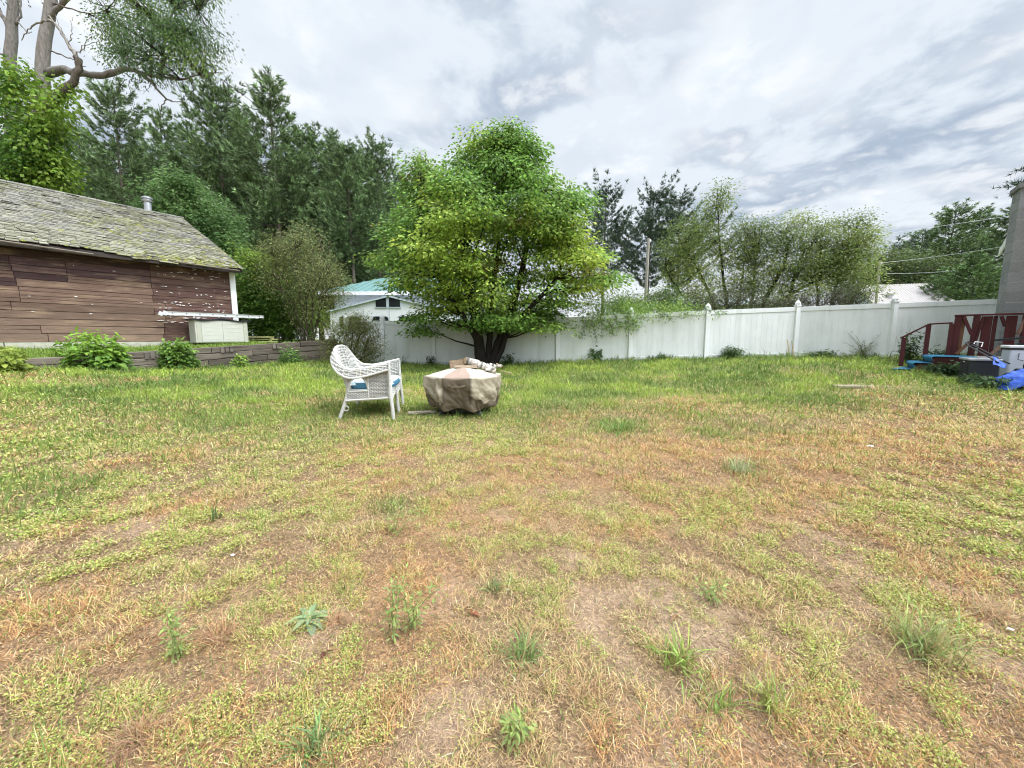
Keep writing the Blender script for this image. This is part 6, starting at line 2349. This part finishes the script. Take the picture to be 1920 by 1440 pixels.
def build_old_tree():
    rg = np.random.default_rng(17)
    Y = 17.0
    base = on_ground(90, 560, Y, True)
    t = thing('old_tree', 'old grey barked tree leaning over the barn with a long crooked limb', 'tree', tuple(base), 0)
    inv = np.array(base)
    L = lambda u, v, y=Y: np.array(P(u, v, y)) - inv
    tr = MB(BARK_PALE * 0.8)
    tr.tube(curve([(0, 0, -0.3), L(92, 420), L(86, 300), L(80, 180), L(80, 100), L(92, 20), L(108, -60), L(112, -220)], 20, 0.02, rg), np.linspace(0.30, 0.13, 20), 12)
    tk = tr.build('trunk', M_BARK, t, smooth=True)

    def limb(pts, r0, r1, col=BARK_GREY * 0.9, n=14, wob=0.02, side=8):
        m = MB(col)
        m.tube(curve([L(*q) for q in pts], n, wob, rg), np.linspace(r0, r1, n) * 0.62 * np.exp(rg.normal(0, 0.08, n)), side)
        return m.build('limb', M_BARK, t, smooth=True)
    limb([(90, 138, 17), (118, 128, 16.8), (150, 138, 16.4), (180, 145, 16.2), (215, 137, 16), (245, 128, 15.8), (268, 140, 15.8), (290, 158, 15.8), (312, 186, 15.8)], 0.26, 0.05, BARK_PALE * 0.7, 22)
    limb([(270, 138, 15.8), (300, 145, 15.7), (340, 150, 15.6), (375, 140, 15.5), (420, 135, 15.4)], 0.09, 0.015)
    limb([(283, 145, 15.8), (284, 110, 15.8), (286, 70, 15.8), (296, 40, 15.8)], 0.09, 0.04)
    limb([(300, 145, 15.8), (306, 105, 15.8), (312, 60, 15.8), (330, 10, 15.8)], 0.08, 0.03)
    limb([(305, 120, 15.8), (330, 90, 15.6), (350, 60, 15.6), (370, 20, 15.5)], 0.05, 0.015)
    limb([(312, 186, 15.8), (325, 190, 15.8), (350, 192, 15.7)], 0.04, 0.01)
    limb([(312, 186, 15.8), (302, 200, 15.8), (300, 235, 15.8)], 0.035, 0.008)
    limb([(245, 130, 15.8), (240, 115, 15.8), (235, 100, 15.8)], 0.05, 0.02)
    limb([(90, 40, 17), (112, 8, 16.8), (140, -12, 16.5), (190, -50, 16)], 0.15, 0.08, BARK_PALE * 0.8)
    limb([(100, 5, 17), (118, 12, 16.6), (165, 27, 16.2), (200, 20, 16)], 0.06, 0.015)
    limb([(95, 95, 16.9), (130, 108, 16.6), (160, 125, 16.5)], 0.05, 0.02)
    # broken, twisted snag leaning across the trunk
    limb([(52, 235, 16.2), (80, 208, 16.0), (115, 178, 15.9), (140, 150, 15.9), (150, 122, 15.9), (143, 108, 15.9)], 0.30, 0.14, BARK_GREY * 0.75, 18, 0.03)
    limb([(146, 112, 15.9), (132, 90, 15.9), (120, 70, 15.9), (104, 45, 16.0), (92, 30, 16.1)], 0.11, 0.04, BARK_PALE * 0.9)
    limb([(100, 42, 16.0), (80, 36, 16.2), (62, 48, 16.4), (52, 60, 16.5), (38, 74, 16.6)], 0.06, 0.02, BARK_PALE)
    limb([(140, 105, 15.9), (160, 85, 15.8), (185, 78, 15.7)], 0.035, 0.008, BARK_PALE * 0.9)
    limb([(130, 85, 15.9), (134, 60, 15.9), (135, 32, 15.9)], 0.03, 0.008, BARK_PALE * 0.8)
    limb([(122, 72, 15.9), (112, 50, 15.9), (106, 28, 15.9)], 0.025, 0.006, BARK_PALE * 0.8)
    limb([(150, 100, 15.9), (162, 75, 15.8), (175, 62, 15.8)], 0.025, 0.006, BARK_PALE * 0.8)
    # crown: small narrow leaves on drooping twigs, sky showing between
    cr, br = MB(), MB(BARK_DARK * 1.3)
    cen = []
    lobes = [(300, 40, 70, 48), (360, 60, 58, 55), (385, 100, 40, 34), (250, 60, 55, 48), (215, 30, 45, 40), (320, 100, 55, 34), (330, -40, 100, 55), (230, -50, 90, 55), (410, 85, 18, 30), (225, 95, 40, 22), (290, 128, 48, 18)]
    for u, v, ru, rv in lobes:
        for k in range(int(ru * rv / 18)):
            d = unit(rg.normal(0, 1, 3)) * rg.random() ** 0.4
            y = 15.8 + d[1] * 1.8
            cen.append(L(u + d[0] * ru, v + d[2] * rv, y))
    cen = np.array(cen)
    keep = fbm(cen[:, 0] * 1.0 + 40, cen[:, 2] * 1.0 + 20, 0.7, 3, 2) > 0.44
    cen = cen[keep]
    col = lerp(np.tile(np.array((0.085, 0.155, 0.050)), (len(cen), 1)), np.array((0.18, 0.27, 0.05)), sstep(0.45, 0.7, fbm(cen[:, 0], cen[:, 2] + 5, 0.9, 2, 6)))
    spray(cr, cen, 26, 0.24, 0.20, 0.10, col, rg, droop=1.1, wid=0.34, up=0.5)
    anchors = np.array([L(284, 110, 15.8), L(296, 40, 15.8), L(306, 105, 15.8), L(330, 10, 15.8), L(350, 60, 15.6), L(375, 140, 15.5), L(340, 150, 15.6), L(235, 100, 15.8), L(190, -50, 16), L(200, 20, 16), L(165, 27, 16.2), L(370, 20, 15.5), L(312, 60, 15.8), L(286, 70, 15.8), L(405, 137, 15.4), L(150, -10, 16.2)])
    for c in cen[::2]:
        s = anchors[np.argmin(np.linalg.norm(anchors - c, axis=1))]
        ln = np.linalg.norm(c - s)
        br.tube(curve([s, (s + c) / 2 + rg.normal(0, 0.10, 3), c], 6, 0.02, rg), np.linspace(0.008 + 0.010 * ln, 0.005, 6), 4, cap=False)
    # bare hanging twigs under the limb
    for k in range(26):
        u = rg.uniform(200, 430)
        s = L(u, 140 + rg.uniform(-6, 14), 15.7)
        e = s + np.array([rg.normal(0.2, 0.45), rg.normal(0, 0.3), -rg.uniform(0.1, 1.1)])
        br.tube(curve([s, (s + e) / 2 + rg.normal(0, 0.12, 3), e], 6, 0.03, rg), np.linspace(0.013, 0.004, 6), 4, cap=False)
    br.build('twigs', M_BARK, tk)
    cr.build('crown', M_LEAF, t)
    # second trunk further left
    b2 = on_ground(15, 560, 18, True)
    t2 = thing('old_tree', 'second grey trunk at the left edge, forked and half wrapped in ivy', 'tree', tuple(b2), 0)
    i2 = np.array(b2)
    L2 = lambda u, v, y=18.0: np.array(P(u, v, y)) - i2
    m = MB(BARK_PALE * 0.72)
    m.tube(curve([(0, 0, -0.3), L2(24, 400), L2(22, 250), L2(20, 110), L2(24, 40), L2(26, -60), L2(20, -180)], 18, 0.02, rg), np.linspace(0.26, 0.12, 18), 10)
    tk2 = m.build('trunk', M_BARK, t2, smooth=True)
    for pts, r in (([(22, 60), (8, 35), (-8, 10), (-20, -30)], 0.16), ([(30, 45), (42, 22), (40, -20)], 0.08), ([(18, 108), (0, 100), (-20, 96)], 0.1), ([(34, 40), (52, 62), (60, 60)], 0.04)):
        m = MB(BARK_PALE * 0.75)
        m.tube(curve([L2(*q) for q in pts], 10, 0.02, rg), np.linspace(r, r * 0.35, 10) * 0.65, 7)
        m.build('limb', M_BARK, t2, smooth=True)
    cr = MB()
    cc = np.array([L2(rg.normal(0, 45), rg.uniform(-160, -10), 18 + rg.normal(0, 1)) for _ in range(90)])
    spray(cr, cc, 26, 0.22, 0.18, 0.11, np.array((0.06, 0.085, 0.035)), rg, droop=1.0, wid=0.36)
    cr.build('crown', M_LEAF, t2)
    # ivy and wild grape that bury the lower trunks
    b3 = on_ground(60, 560, 16.5, True)
    t3 = thing('climbing_ivy', 'thick bright green ivy burying the lower trunks above the barn roof', 'ivy', tuple(b3), 0)
    i3 = np.array(b3)
    L3 = lambda u, v, y=16.4: np.array(P(u, v, y)) - i3
    lf = MB()
    cen = []
    for u, v, ru, rv, n in ((20, 180, 40, 50, 70), (95, 205, 36, 45, 62), (60, 260, 62, 50, 120), (20, 300, 45, 60, 90), (95, 320, 40, 45, 80), (60, 350, 70, 50, 110), (30, 140, 22, 30, 26), (115, 170, 18, 22, 18), (20, 420, 70, 60, 80), (90, 400, 40, 50, 60)):
        for k in range(n):
            d = unit(rg.normal(0, 1, 3)) * rg.random() ** 0.33
            cen.append(L3(u + d[0] * ru, v + d[2] * rv, 16.3 + d[1] * 1.1))
    cen = np.array(cen)
    gapm = fbm(cen[:, 0] + 3, cen[:, 2] + 8, 0.8, 2, 5) > 0.36
    cen = cen[gapm]
    col = lerp(np.tile(np.array((0.085, 0.17, 0.022)), (len(cen), 1)), np.array((0.20, 0.31, 0.04)), sstep(0.4, 0.7, fbm(cen[:, 0] + 3, cen[:, 2], 0.9, 2, 2)))
    spray(lf, cen, 34, 0.22, 0.22, 0.14, col, rg, droop=1.0, wid=0.75, up=0.5)
    stems = MB(BARK_GREY * 0.7)
    for k in range(40):
        s = L3(rg.uniform(20, 110), rg.uniform(250, 420))
        e = s + np.array([rg.normal(0.6, 1.0), rg.normal(-0.6, 0.4), rg.normal(0, 0.9)])
        stems.tube(curve([s, (s + e) / 2 + rg.normal(0, 0.15, 3), e], 7, 0.03, rg), np.linspace(0.02, 0.006, 7), 4, cap=False)
    stems.build('stems', M_BARK, t3)
    lf.build('leaves', M_LEAF, t3)


build_old_tree()


def hydrangea(label, u, v, Y, wpx, hpx, col, col2, seed, n=420, leaf=0.13):
    rg = np.random.default_rng(seed)
    o = P(u, v, Y)
    o.z = gz(o.x, o.y)
    t = thing('hydrangea', label, 'shrub', tuple(o), 0, 'leafy shrubs along the timber wall')
    R, H = wpx / 2 / F_PX * Y, hpx / F_PX * Y
    d = rg.normal(0, 1, (n, 3))
    d = unit(d)
    d[:, 2] = np.abs(d[:, 2])
    q = rg.random(n) ** 0.28
    lob = 1 + 0.16 * np.sin(np.arctan2(d[:, 1], d[:, 0]) * 4 + seed) * (d[:, 2] < 0.85) + 0.12 * np.sin(np.arctan2(d[:, 1], d[:, 0]) * 3 + 2 * seed + 5 * d[:, 2])
    p = d * q[:, None] * lob[:, None] * np.array([R, R * 0.8, H]) * 0.92
    p[:, 2] += 0.03 * H
    ax = unit(d * np.array([1, 1, 0.35]) + rg.normal(0, 0.35, (n, 3)) + np.array([0, 0, -0.25]))
    nr = unit(d * 0.9 + np.array([0, 0, 0.9]) + rg.normal(0, 0.25, (n, 3)))
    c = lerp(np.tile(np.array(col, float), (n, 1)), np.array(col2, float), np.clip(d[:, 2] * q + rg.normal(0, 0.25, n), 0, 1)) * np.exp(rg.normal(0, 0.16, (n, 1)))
    m = MB()
    big_leaves(m, p, ax, nr, leaf * rg.uniform(0.6, 1.25, n), np.full(n, 0.72), np.clip(c, 0, 0.7))
    s = MB(np.array((0.13, 0.15, 0.05)))
    for k in range(26):
        e = p[rg.integers(0, n)]
        s.tube(curve([(rg.normal(0, 0.04), rg.normal(0, 0.04), -0.03), e * np.array([0.4, 0.4, 0.6]), e], 6), np.linspace(0.009, 0.004, 6), 5, cap=False)
    s.build('stems', M_BARK, t)
    m.build('leaves', M_LEAF, t)


hydrangea('large bright hydrangea bush without flowers against the timber wall', 181, 693, 8.95, 118, 74, (0.095, 0.19, 0.03), (0.26, 0.40, 0.06), 1, 1000, 0.13)
hydrangea('medium dark leafed hydrangea to the right of the large bright one', 335, 696, 10.0, 70, 58, (0.075, 0.15, 0.03), (0.18, 0.29, 0.05), 2, 760, 0.12)
hydrangea('yellowish hydrangea cut off by the left edge in front of the barn', 8, 707, 7.5, 86, 52, (0.15, 0.20, 0.03), (0.32, 0.38, 0.07), 3, 760, 0.10)
hydrangea('tiny round shrub at the foot of the timber wall under the grey bin', 452, 696, 10.95, 32, 24, (0.13, 0.22, 0.035), (0.27, 0.38, 0.07), 4, 260, 0.08)
hydrangea('small dense shrub against the timber wall near the arching shrub', 545, 683, 11.9, 42, 34, (0.075, 0.16, 0.035), (0.17, 0.30, 0.06), 5, 360, 0.09)


def weed(label, u, v, Y, wpx, hpx, n, col, seed, leaf=0.07, grassy=0, group='weeds growing along the fence'):
    rg = np.random.default_rng(seed)
    o = P(u, v, Y)
    o.z = gz(o.x, o.y)
    t = thing('weed', label, 'weed', tuple(o), 0, group)
    R, H = wpx / 2 / F_PX * Y, hpx / F_PX * Y
    s, m = MB(np.array((0.13, 0.14, 0.05))), MB()
    for k in range(n):
        a = rg.uniform(0, 6.28)
        e = np.array([R * math.cos(a) * rg.random() ** 0.5, 0.35 * R * math.sin(a), H * rg.uniform(0.5, 1.05)])
        c = curve([(rg.normal(0, 0.2 * R), rg.normal(0, 0.05), -0.03), e * np.array([0.35, 0.35, 0.6]), e], 8, 0.006, rg)
        s.tube(c, np.linspace(0.006, 0.003, 8), 4, cap=False)
        if grassy:
            spray(m, c[5:], 4, 0.02, 0.03, 0.05, np.array((0.30, 0.24, 0.13)), rg, droop=0.3, wid=0.2)
            spray(m, c[:4], 5, 0.05, 0.05, 0.14, np.array(col), rg, droop=0.1, wid=0.1, up=0.2)
        else:
            spray(m, c[2:], 6, 0.05, 0.04, leaf, np.array(col), rg, droop=0.6, wid=0.5)
    if not grassy or n > 3:
        k = 3 * n
        base = np.stack([rg.normal(0, 0.5 * R, k), rg.normal(0, 0.08, k), np.full(k, 0.0)], -1)
        spray(m, base + np.array([0, 0, 0.06]), 7, 0.05, 0.05, 0.08, np.array(col) * 0.9, rg, droop=0.0, wid=0.25, up=0.3)
    s.build('stems', M_BARK, t)
    m.build('leaves', M_LEAF, t)


DG = (0.075, 0.13, 0.035)
weed('broad leafed pokeweed growing against the fence right of the maple', 1121, 678, 12.95, 26, 24, 7, (0.07, 0.16, 0.035), 1, 0.13)
weed('bushy weed clump at the fence foot below the olive trees', 1372, 676, 12.0, 56, 24, 16, DG, 2, 0.08)
weed('tall dry seeded grass clump against the fence, left of the red handrail', 1618, 674, 11.1, 80, 50, 16, (0.17, 0.19, 0.07), 3, 0.08, 1)
weed('straggly dark weed behind the lowest red handrail post', 1702, 686, 9.45, 44, 54, 10, (0.07, 0.11, 0.04), 4, 0.09)
weed('sprawling weed behind the blue landing under the handrail', 1752, 676, 9.35, 60, 30, 9, (0.06, 0.10, 0.04), 5, 0.09)
weed('dark weeds crowding the shadow under the blue steps', 1772, 702, 7.75, 60, 20, 16, (0.05, 0.09, 0.03), 6, 0.09)
weed('weeds in front of the black mower beside the tarp', 1870, 720, 6.4, 60, 22, 16, (0.07, 0.12, 0.04), 7, 0.08)
weed('low weeds at the foot of the dark deck box', 1822, 718, 6.85, 34, 16, 10, (0.07, 0.12, 0.04), 8, 0.06)
weed('thin seed stalks standing against the fence behind the chair', 752, 681, 13.3, 40, 24, 5, (0.13, 0.17, 0.06), 9, 0.07, 1)
weed('dark little weed at the fence seam left of the maple trunk', 808, 681, 13.2, 14, 20, 5, (0.06, 0.09, 0.04), 10, 0.07)
weed('dark leafy sprout beside the foot of the maple trunk', 950, 679, 12.6, 30, 30, 6, (0.055, 0.10, 0.03), 11, 0.10)
weed('short weed tuft at the fence foot under the hanging vine', 1240, 678, 12.35, 50, 12, 10, DG, 12, 0.07)
weed('low green weeds along the fence foot right of the bamboo stakes', 1535, 672, 11.4, 70, 14, 14, DG, 13, 0.07)
weed('tall single dry stalk leaning left beside the red handrail', 1690, 676, 9.6, 36, 76, 2, (0.2, 0.17, 0.09), 14, 0.05, 1)


def tuft(label, u, v, wpx, hpx, n, col, seed, wid=0.006, dry=False, group='single grass tufts in the lawn'):
    rg = np.random.default_rng(seed)
    o = G(u, v)
    t = thing('grass_tuft', label, 'grass tuft', tuple(o), 0, group)
    R, H = wpx / 2 / F_PX * o.y, hpx / F_PX * o.y
    m = MB()
    n0 = n
    n = int(n * 1.8)
    p = np.stack([rg.normal(0, R * 0.30, n), rg.normal(0, R * 0.26, n), np.full(n, -0.01)], -1)
    far = np.arange(n) >= n0
    p[far, :2] *= 1.6
    az = rg.uniform(0, 6.283, n)
    tilt = np.abs(rg.normal(0.55 if not dry else 0.8, 0.3, n))
    lf = np.where(far, 0.6, 1.0)
    cc = jit(col, n, 0.25)
    cc[rg.random(n) < 0.14] = np.array((0.48, 0.36, 0.18))
    blades(m, p, H * rg.uniform(0.45, 1.3, n) * lf, np.full(n, wid) * rg.uniform(0.6, 1.15, n), tilt, az, cc, 0.6)
    o2 = m.build('blades', M_GRASS, t)


LIME = (0.27, 0.36, 0.09)
for k, (lab, u, v, w, h, n, c, wd, dr) in enumerate((
        ('bright green grass tuft beside the bare sandy patch in the foreground', 1275, 1250, 95, 95, 70, LIME, 0.006, 0),
        ('small bright grass tuft below and right of the sandy patch', 1345, 1330, 80, 80, 55, LIME, 0.005, 0),
        ('yellow green grass tuft standing alone in the right foreground', 1440, 1330, 100, 95, 80, (0.33, 0.37, 0.10), 0.005, 0),
        ('wide pale blue green grass clump near the right edge', 1735, 1215, 150, 105, 170, (0.33, 0.38, 0.14), 0.005, 0),
        ('low wide green grass patch in the dry middle of the lawn', 1160, 805, 110, 26, 160, (0.20, 0.33, 0.08), 0.010, 0),
        ('upright dark green grass blades in the left part of the lawn', 400, 975, 28, 50, 22, (0.10, 0.17, 0.06), 0.005, 0),
        ('round brown dead grass tuft beside the yellow green tuft', 1390, 1175, 66, 42, 150, (0.36, 0.25, 0.16), 0.003, 1),
        ('rusty dead grass tuft next to the grey green rosette', 630, 1165, 52, 42, 120, (0.48, 0.29, 0.17), 0.003, 1),
        ('reddish dead grass tuft at the left of the rosette, swept sideways', 410, 1200, 90, 60, 200, (0.42, 0.25, 0.14), 0.003, 1),
        ('brown dead grass tuft at the bottom left of the picture', 260, 1385, 100, 75, 220, (0.40, 0.24, 0.14), 0.003, 1),
        ('brown dead grass tuft in the bottom middle beside the sand', 1105, 1310, 70, 60, 150, (0.38, 0.23, 0.13), 0.003, 1),
        ('sandy coloured dead tuft in the middle of the foreground', 1030, 1000, 52, 34, 110, (0.50, 0.36, 0.20), 0.003, 1),
        ('orange brown dead tuft left of the tall green stems', 640, 1090, 60, 40, 110, (0.48, 0.29, 0.15), 0.003, 1),
        ('pale dry grass clump at the right edge of the lawn', 1860, 1155, 120, 60, 220, (0.50, 0.35, 0.21), 0.003, 1),
        ('broad bladed crabgrass clump at the bottom left of the picture', 590, 1410, 90, 90, 60, (0.18, 0.27, 0.10), 0.007, 0),
        ('spiky grey green grass clump in the centre foreground', 925, 1110, 56, 50, 40, (0.17, 0.25, 0.09), 0.005, 0),
        ('loose green grass clump right of the centre foreground', 985, 1235, 110, 75, 80, (0.20, 0.29, 0.09), 0.005, 0),
        ('pale grass clump in the dry ground right of centre', 1390, 885, 60, 38, 70, (0.36, 0.42, 0.22), 0.006, 0))):
    tuft(lab, u, v, w, h, n, c, 100 + k, wd, dr)


def build_lawn_things():
    rg = np.random.default_rng(77)
    c = G(580, 1165)
    t = thing('mullein_rosette', 'grey green leafy rosette growing flat in the left foreground', 'weed', tuple(c), 0)
    n = 15
    az = np.arange(n) * 2.4 + rg.normal(0, 0.2, n)
    el = np.linspace(0.15, 1.0, n)
    ax = np.stack([np.cos(az) * np.cos(el), np.sin(az) * np.cos(el), np.sin(el)], -1)
    nr = np.stack([-np.cos(az) * np.sin(el), -np.sin(az) * np.sin(el), np.cos(el)], -1)
    m = MB()
    big_leaves(m, np.zeros((n, 3)) + np.array([0, 0, 0.012]), ax, nr, np.linspace(0.125, 0.055, n), np.full(n, 0.40), jit((0.27, 0.35, 0.18), n, 0.15, 0.05), 0.35, 0.5)
    m.build('leaves', M_LEAF, t)
    # tall thin stems
    for lab, u, v, hpx, seed in (('tall thin weed with feathery pale top in the centre of the lawn', 742, 1000, 80, 1), ('slender branching weed stem rising right of the rosette', 735, 1195, 130, 2), ('slender weed stem leaning right in the middle foreground', 770, 1180, 110, 3), ('upright leafy weed beside the grey green grass clump', 330, 1235, 95, 4), ('small leafy weed in the bottom centre of the picture', 960, 1395, 80, 5), ('thin pale weed standing at the right of the centre', 1330, 1130, 60, 6)):
        o = G(u, v)
        t = thing('weed', lab, 'weed', tuple(o), 0, 'slender weeds in the lawn')
        H = hpx / F_PX * o.y
        s, m = MB(np.array((0.20, 0.25, 0.09))), MB()
        rs = np.random.default_rng(seed)
        for k in range(3):
            e = np.array([rs.normal(0.02, 0.25 * H), rs.normal(0, 0.1 * H), H * rs.uniform(0.6, 1.1)])
            cu = curve([(rs.normal(0, 0.01), rs.normal(0, 0.01), -0.01), e * np.array([0.4, 0.4, 0.6]), e], 9, 0.002, rs)
            s.tube(cu, np.linspace(0.0028, 0.0012, 9), 5, cap=False)
            spray(m, cu[1:], 6, 0.014, 0.014, 0.026, np.array((0.30, 0.38, 0.12)), rs, droop=0.2, wid=0.35)
        s.build('stems', M_BARK, t)
        m.build('leaves', M_LEAF, t)
    # fallen leaves and litter
    for lab, u, v, L, col in (('curled red brown fallen leaf in the middle foreground', 885, 1157, 0.045, (0.30, 0.11, 0.06)), ('dark brown fallen leaf below the rosette', 612, 1232, 0.035, (0.10, 0.035, 0.02)), ('rusty fallen leaf left of the dark brown one', 588, 1262, 0.035, (0.30, 0.13, 0.07)), ('tan fallen leaf near the bottom centre', 925, 1362, 0.03, (0.45, 0.27, 0.13)), ('brown curled fallen leaf above the bright tuft on the sand', 1265, 1168, 0.04, (0.26, 0.15, 0.08)), ('small red fallen leaf among the tufts at the lower right', 1335, 1275, 0.02, (0.45, 0.12, 0.06))):
        o = G(u, v)
        t = thing('fallen_leaf', lab, 'leaf', (o.x, o.y, o.z + 0.02), rg.uniform(0, 6), 'fallen leaves on the lawn')
        m = MB()
        n = 2
        big_leaves(m, np.zeros((n, 3)), np.array([[1, 0, 0.15], [-0.8, 0.5, 0.2]]), np.array([[0, 0.2, 1.0], [0, -0.2, 1.0]]), np.array([L, L * 0.7]), np.full(n, 0.6), np.tile(np.array(col, float), (n, 1)), 0.6, 0.3)
        m.build('blade', M_LEAF, t)
        s = MB(np.array((0.22, 0.12, 0.07)))
        s.tube([(0, 0, 0), (-L * 0.3, -L * 0.2, 0.004)], 0.0012, 5)
        s.build('stalk', M_LEAF, t)
    for lab, u, v, L in (('small white scrap of litter in the left part of the lawn', 437, 1047, 0.022), ('white scrap of litter in the dry grass at the right', 1632, 840, 0.045), ('tiny white scrap of litter near the right edge', 1893, 1188, 0.02)):
        o = G(u, v)
        m = MB((0.75, 0.74, 0.78))
        gx, gy = np.meshgrid(np.linspace(-1, 1, 6), np.linspace(-1, 1, 5), indexing='ij')
        m.sheet(np.stack([o.x + gx * L * 0.5 + 0.1 * L * np.sin(gy * 4), o.y + gy * L * 0.3, o.z + 0.022 + 0.15 * L * np.sin(gx * 3 + gy * 2)], -1)[:, ::-1])
        ob = m.build('litter_scrap', M_WHITE, None, solid=0.001)
        tag(ob, lab, 'litter', 'scraps of litter on the lawn')


build_lawn_things()
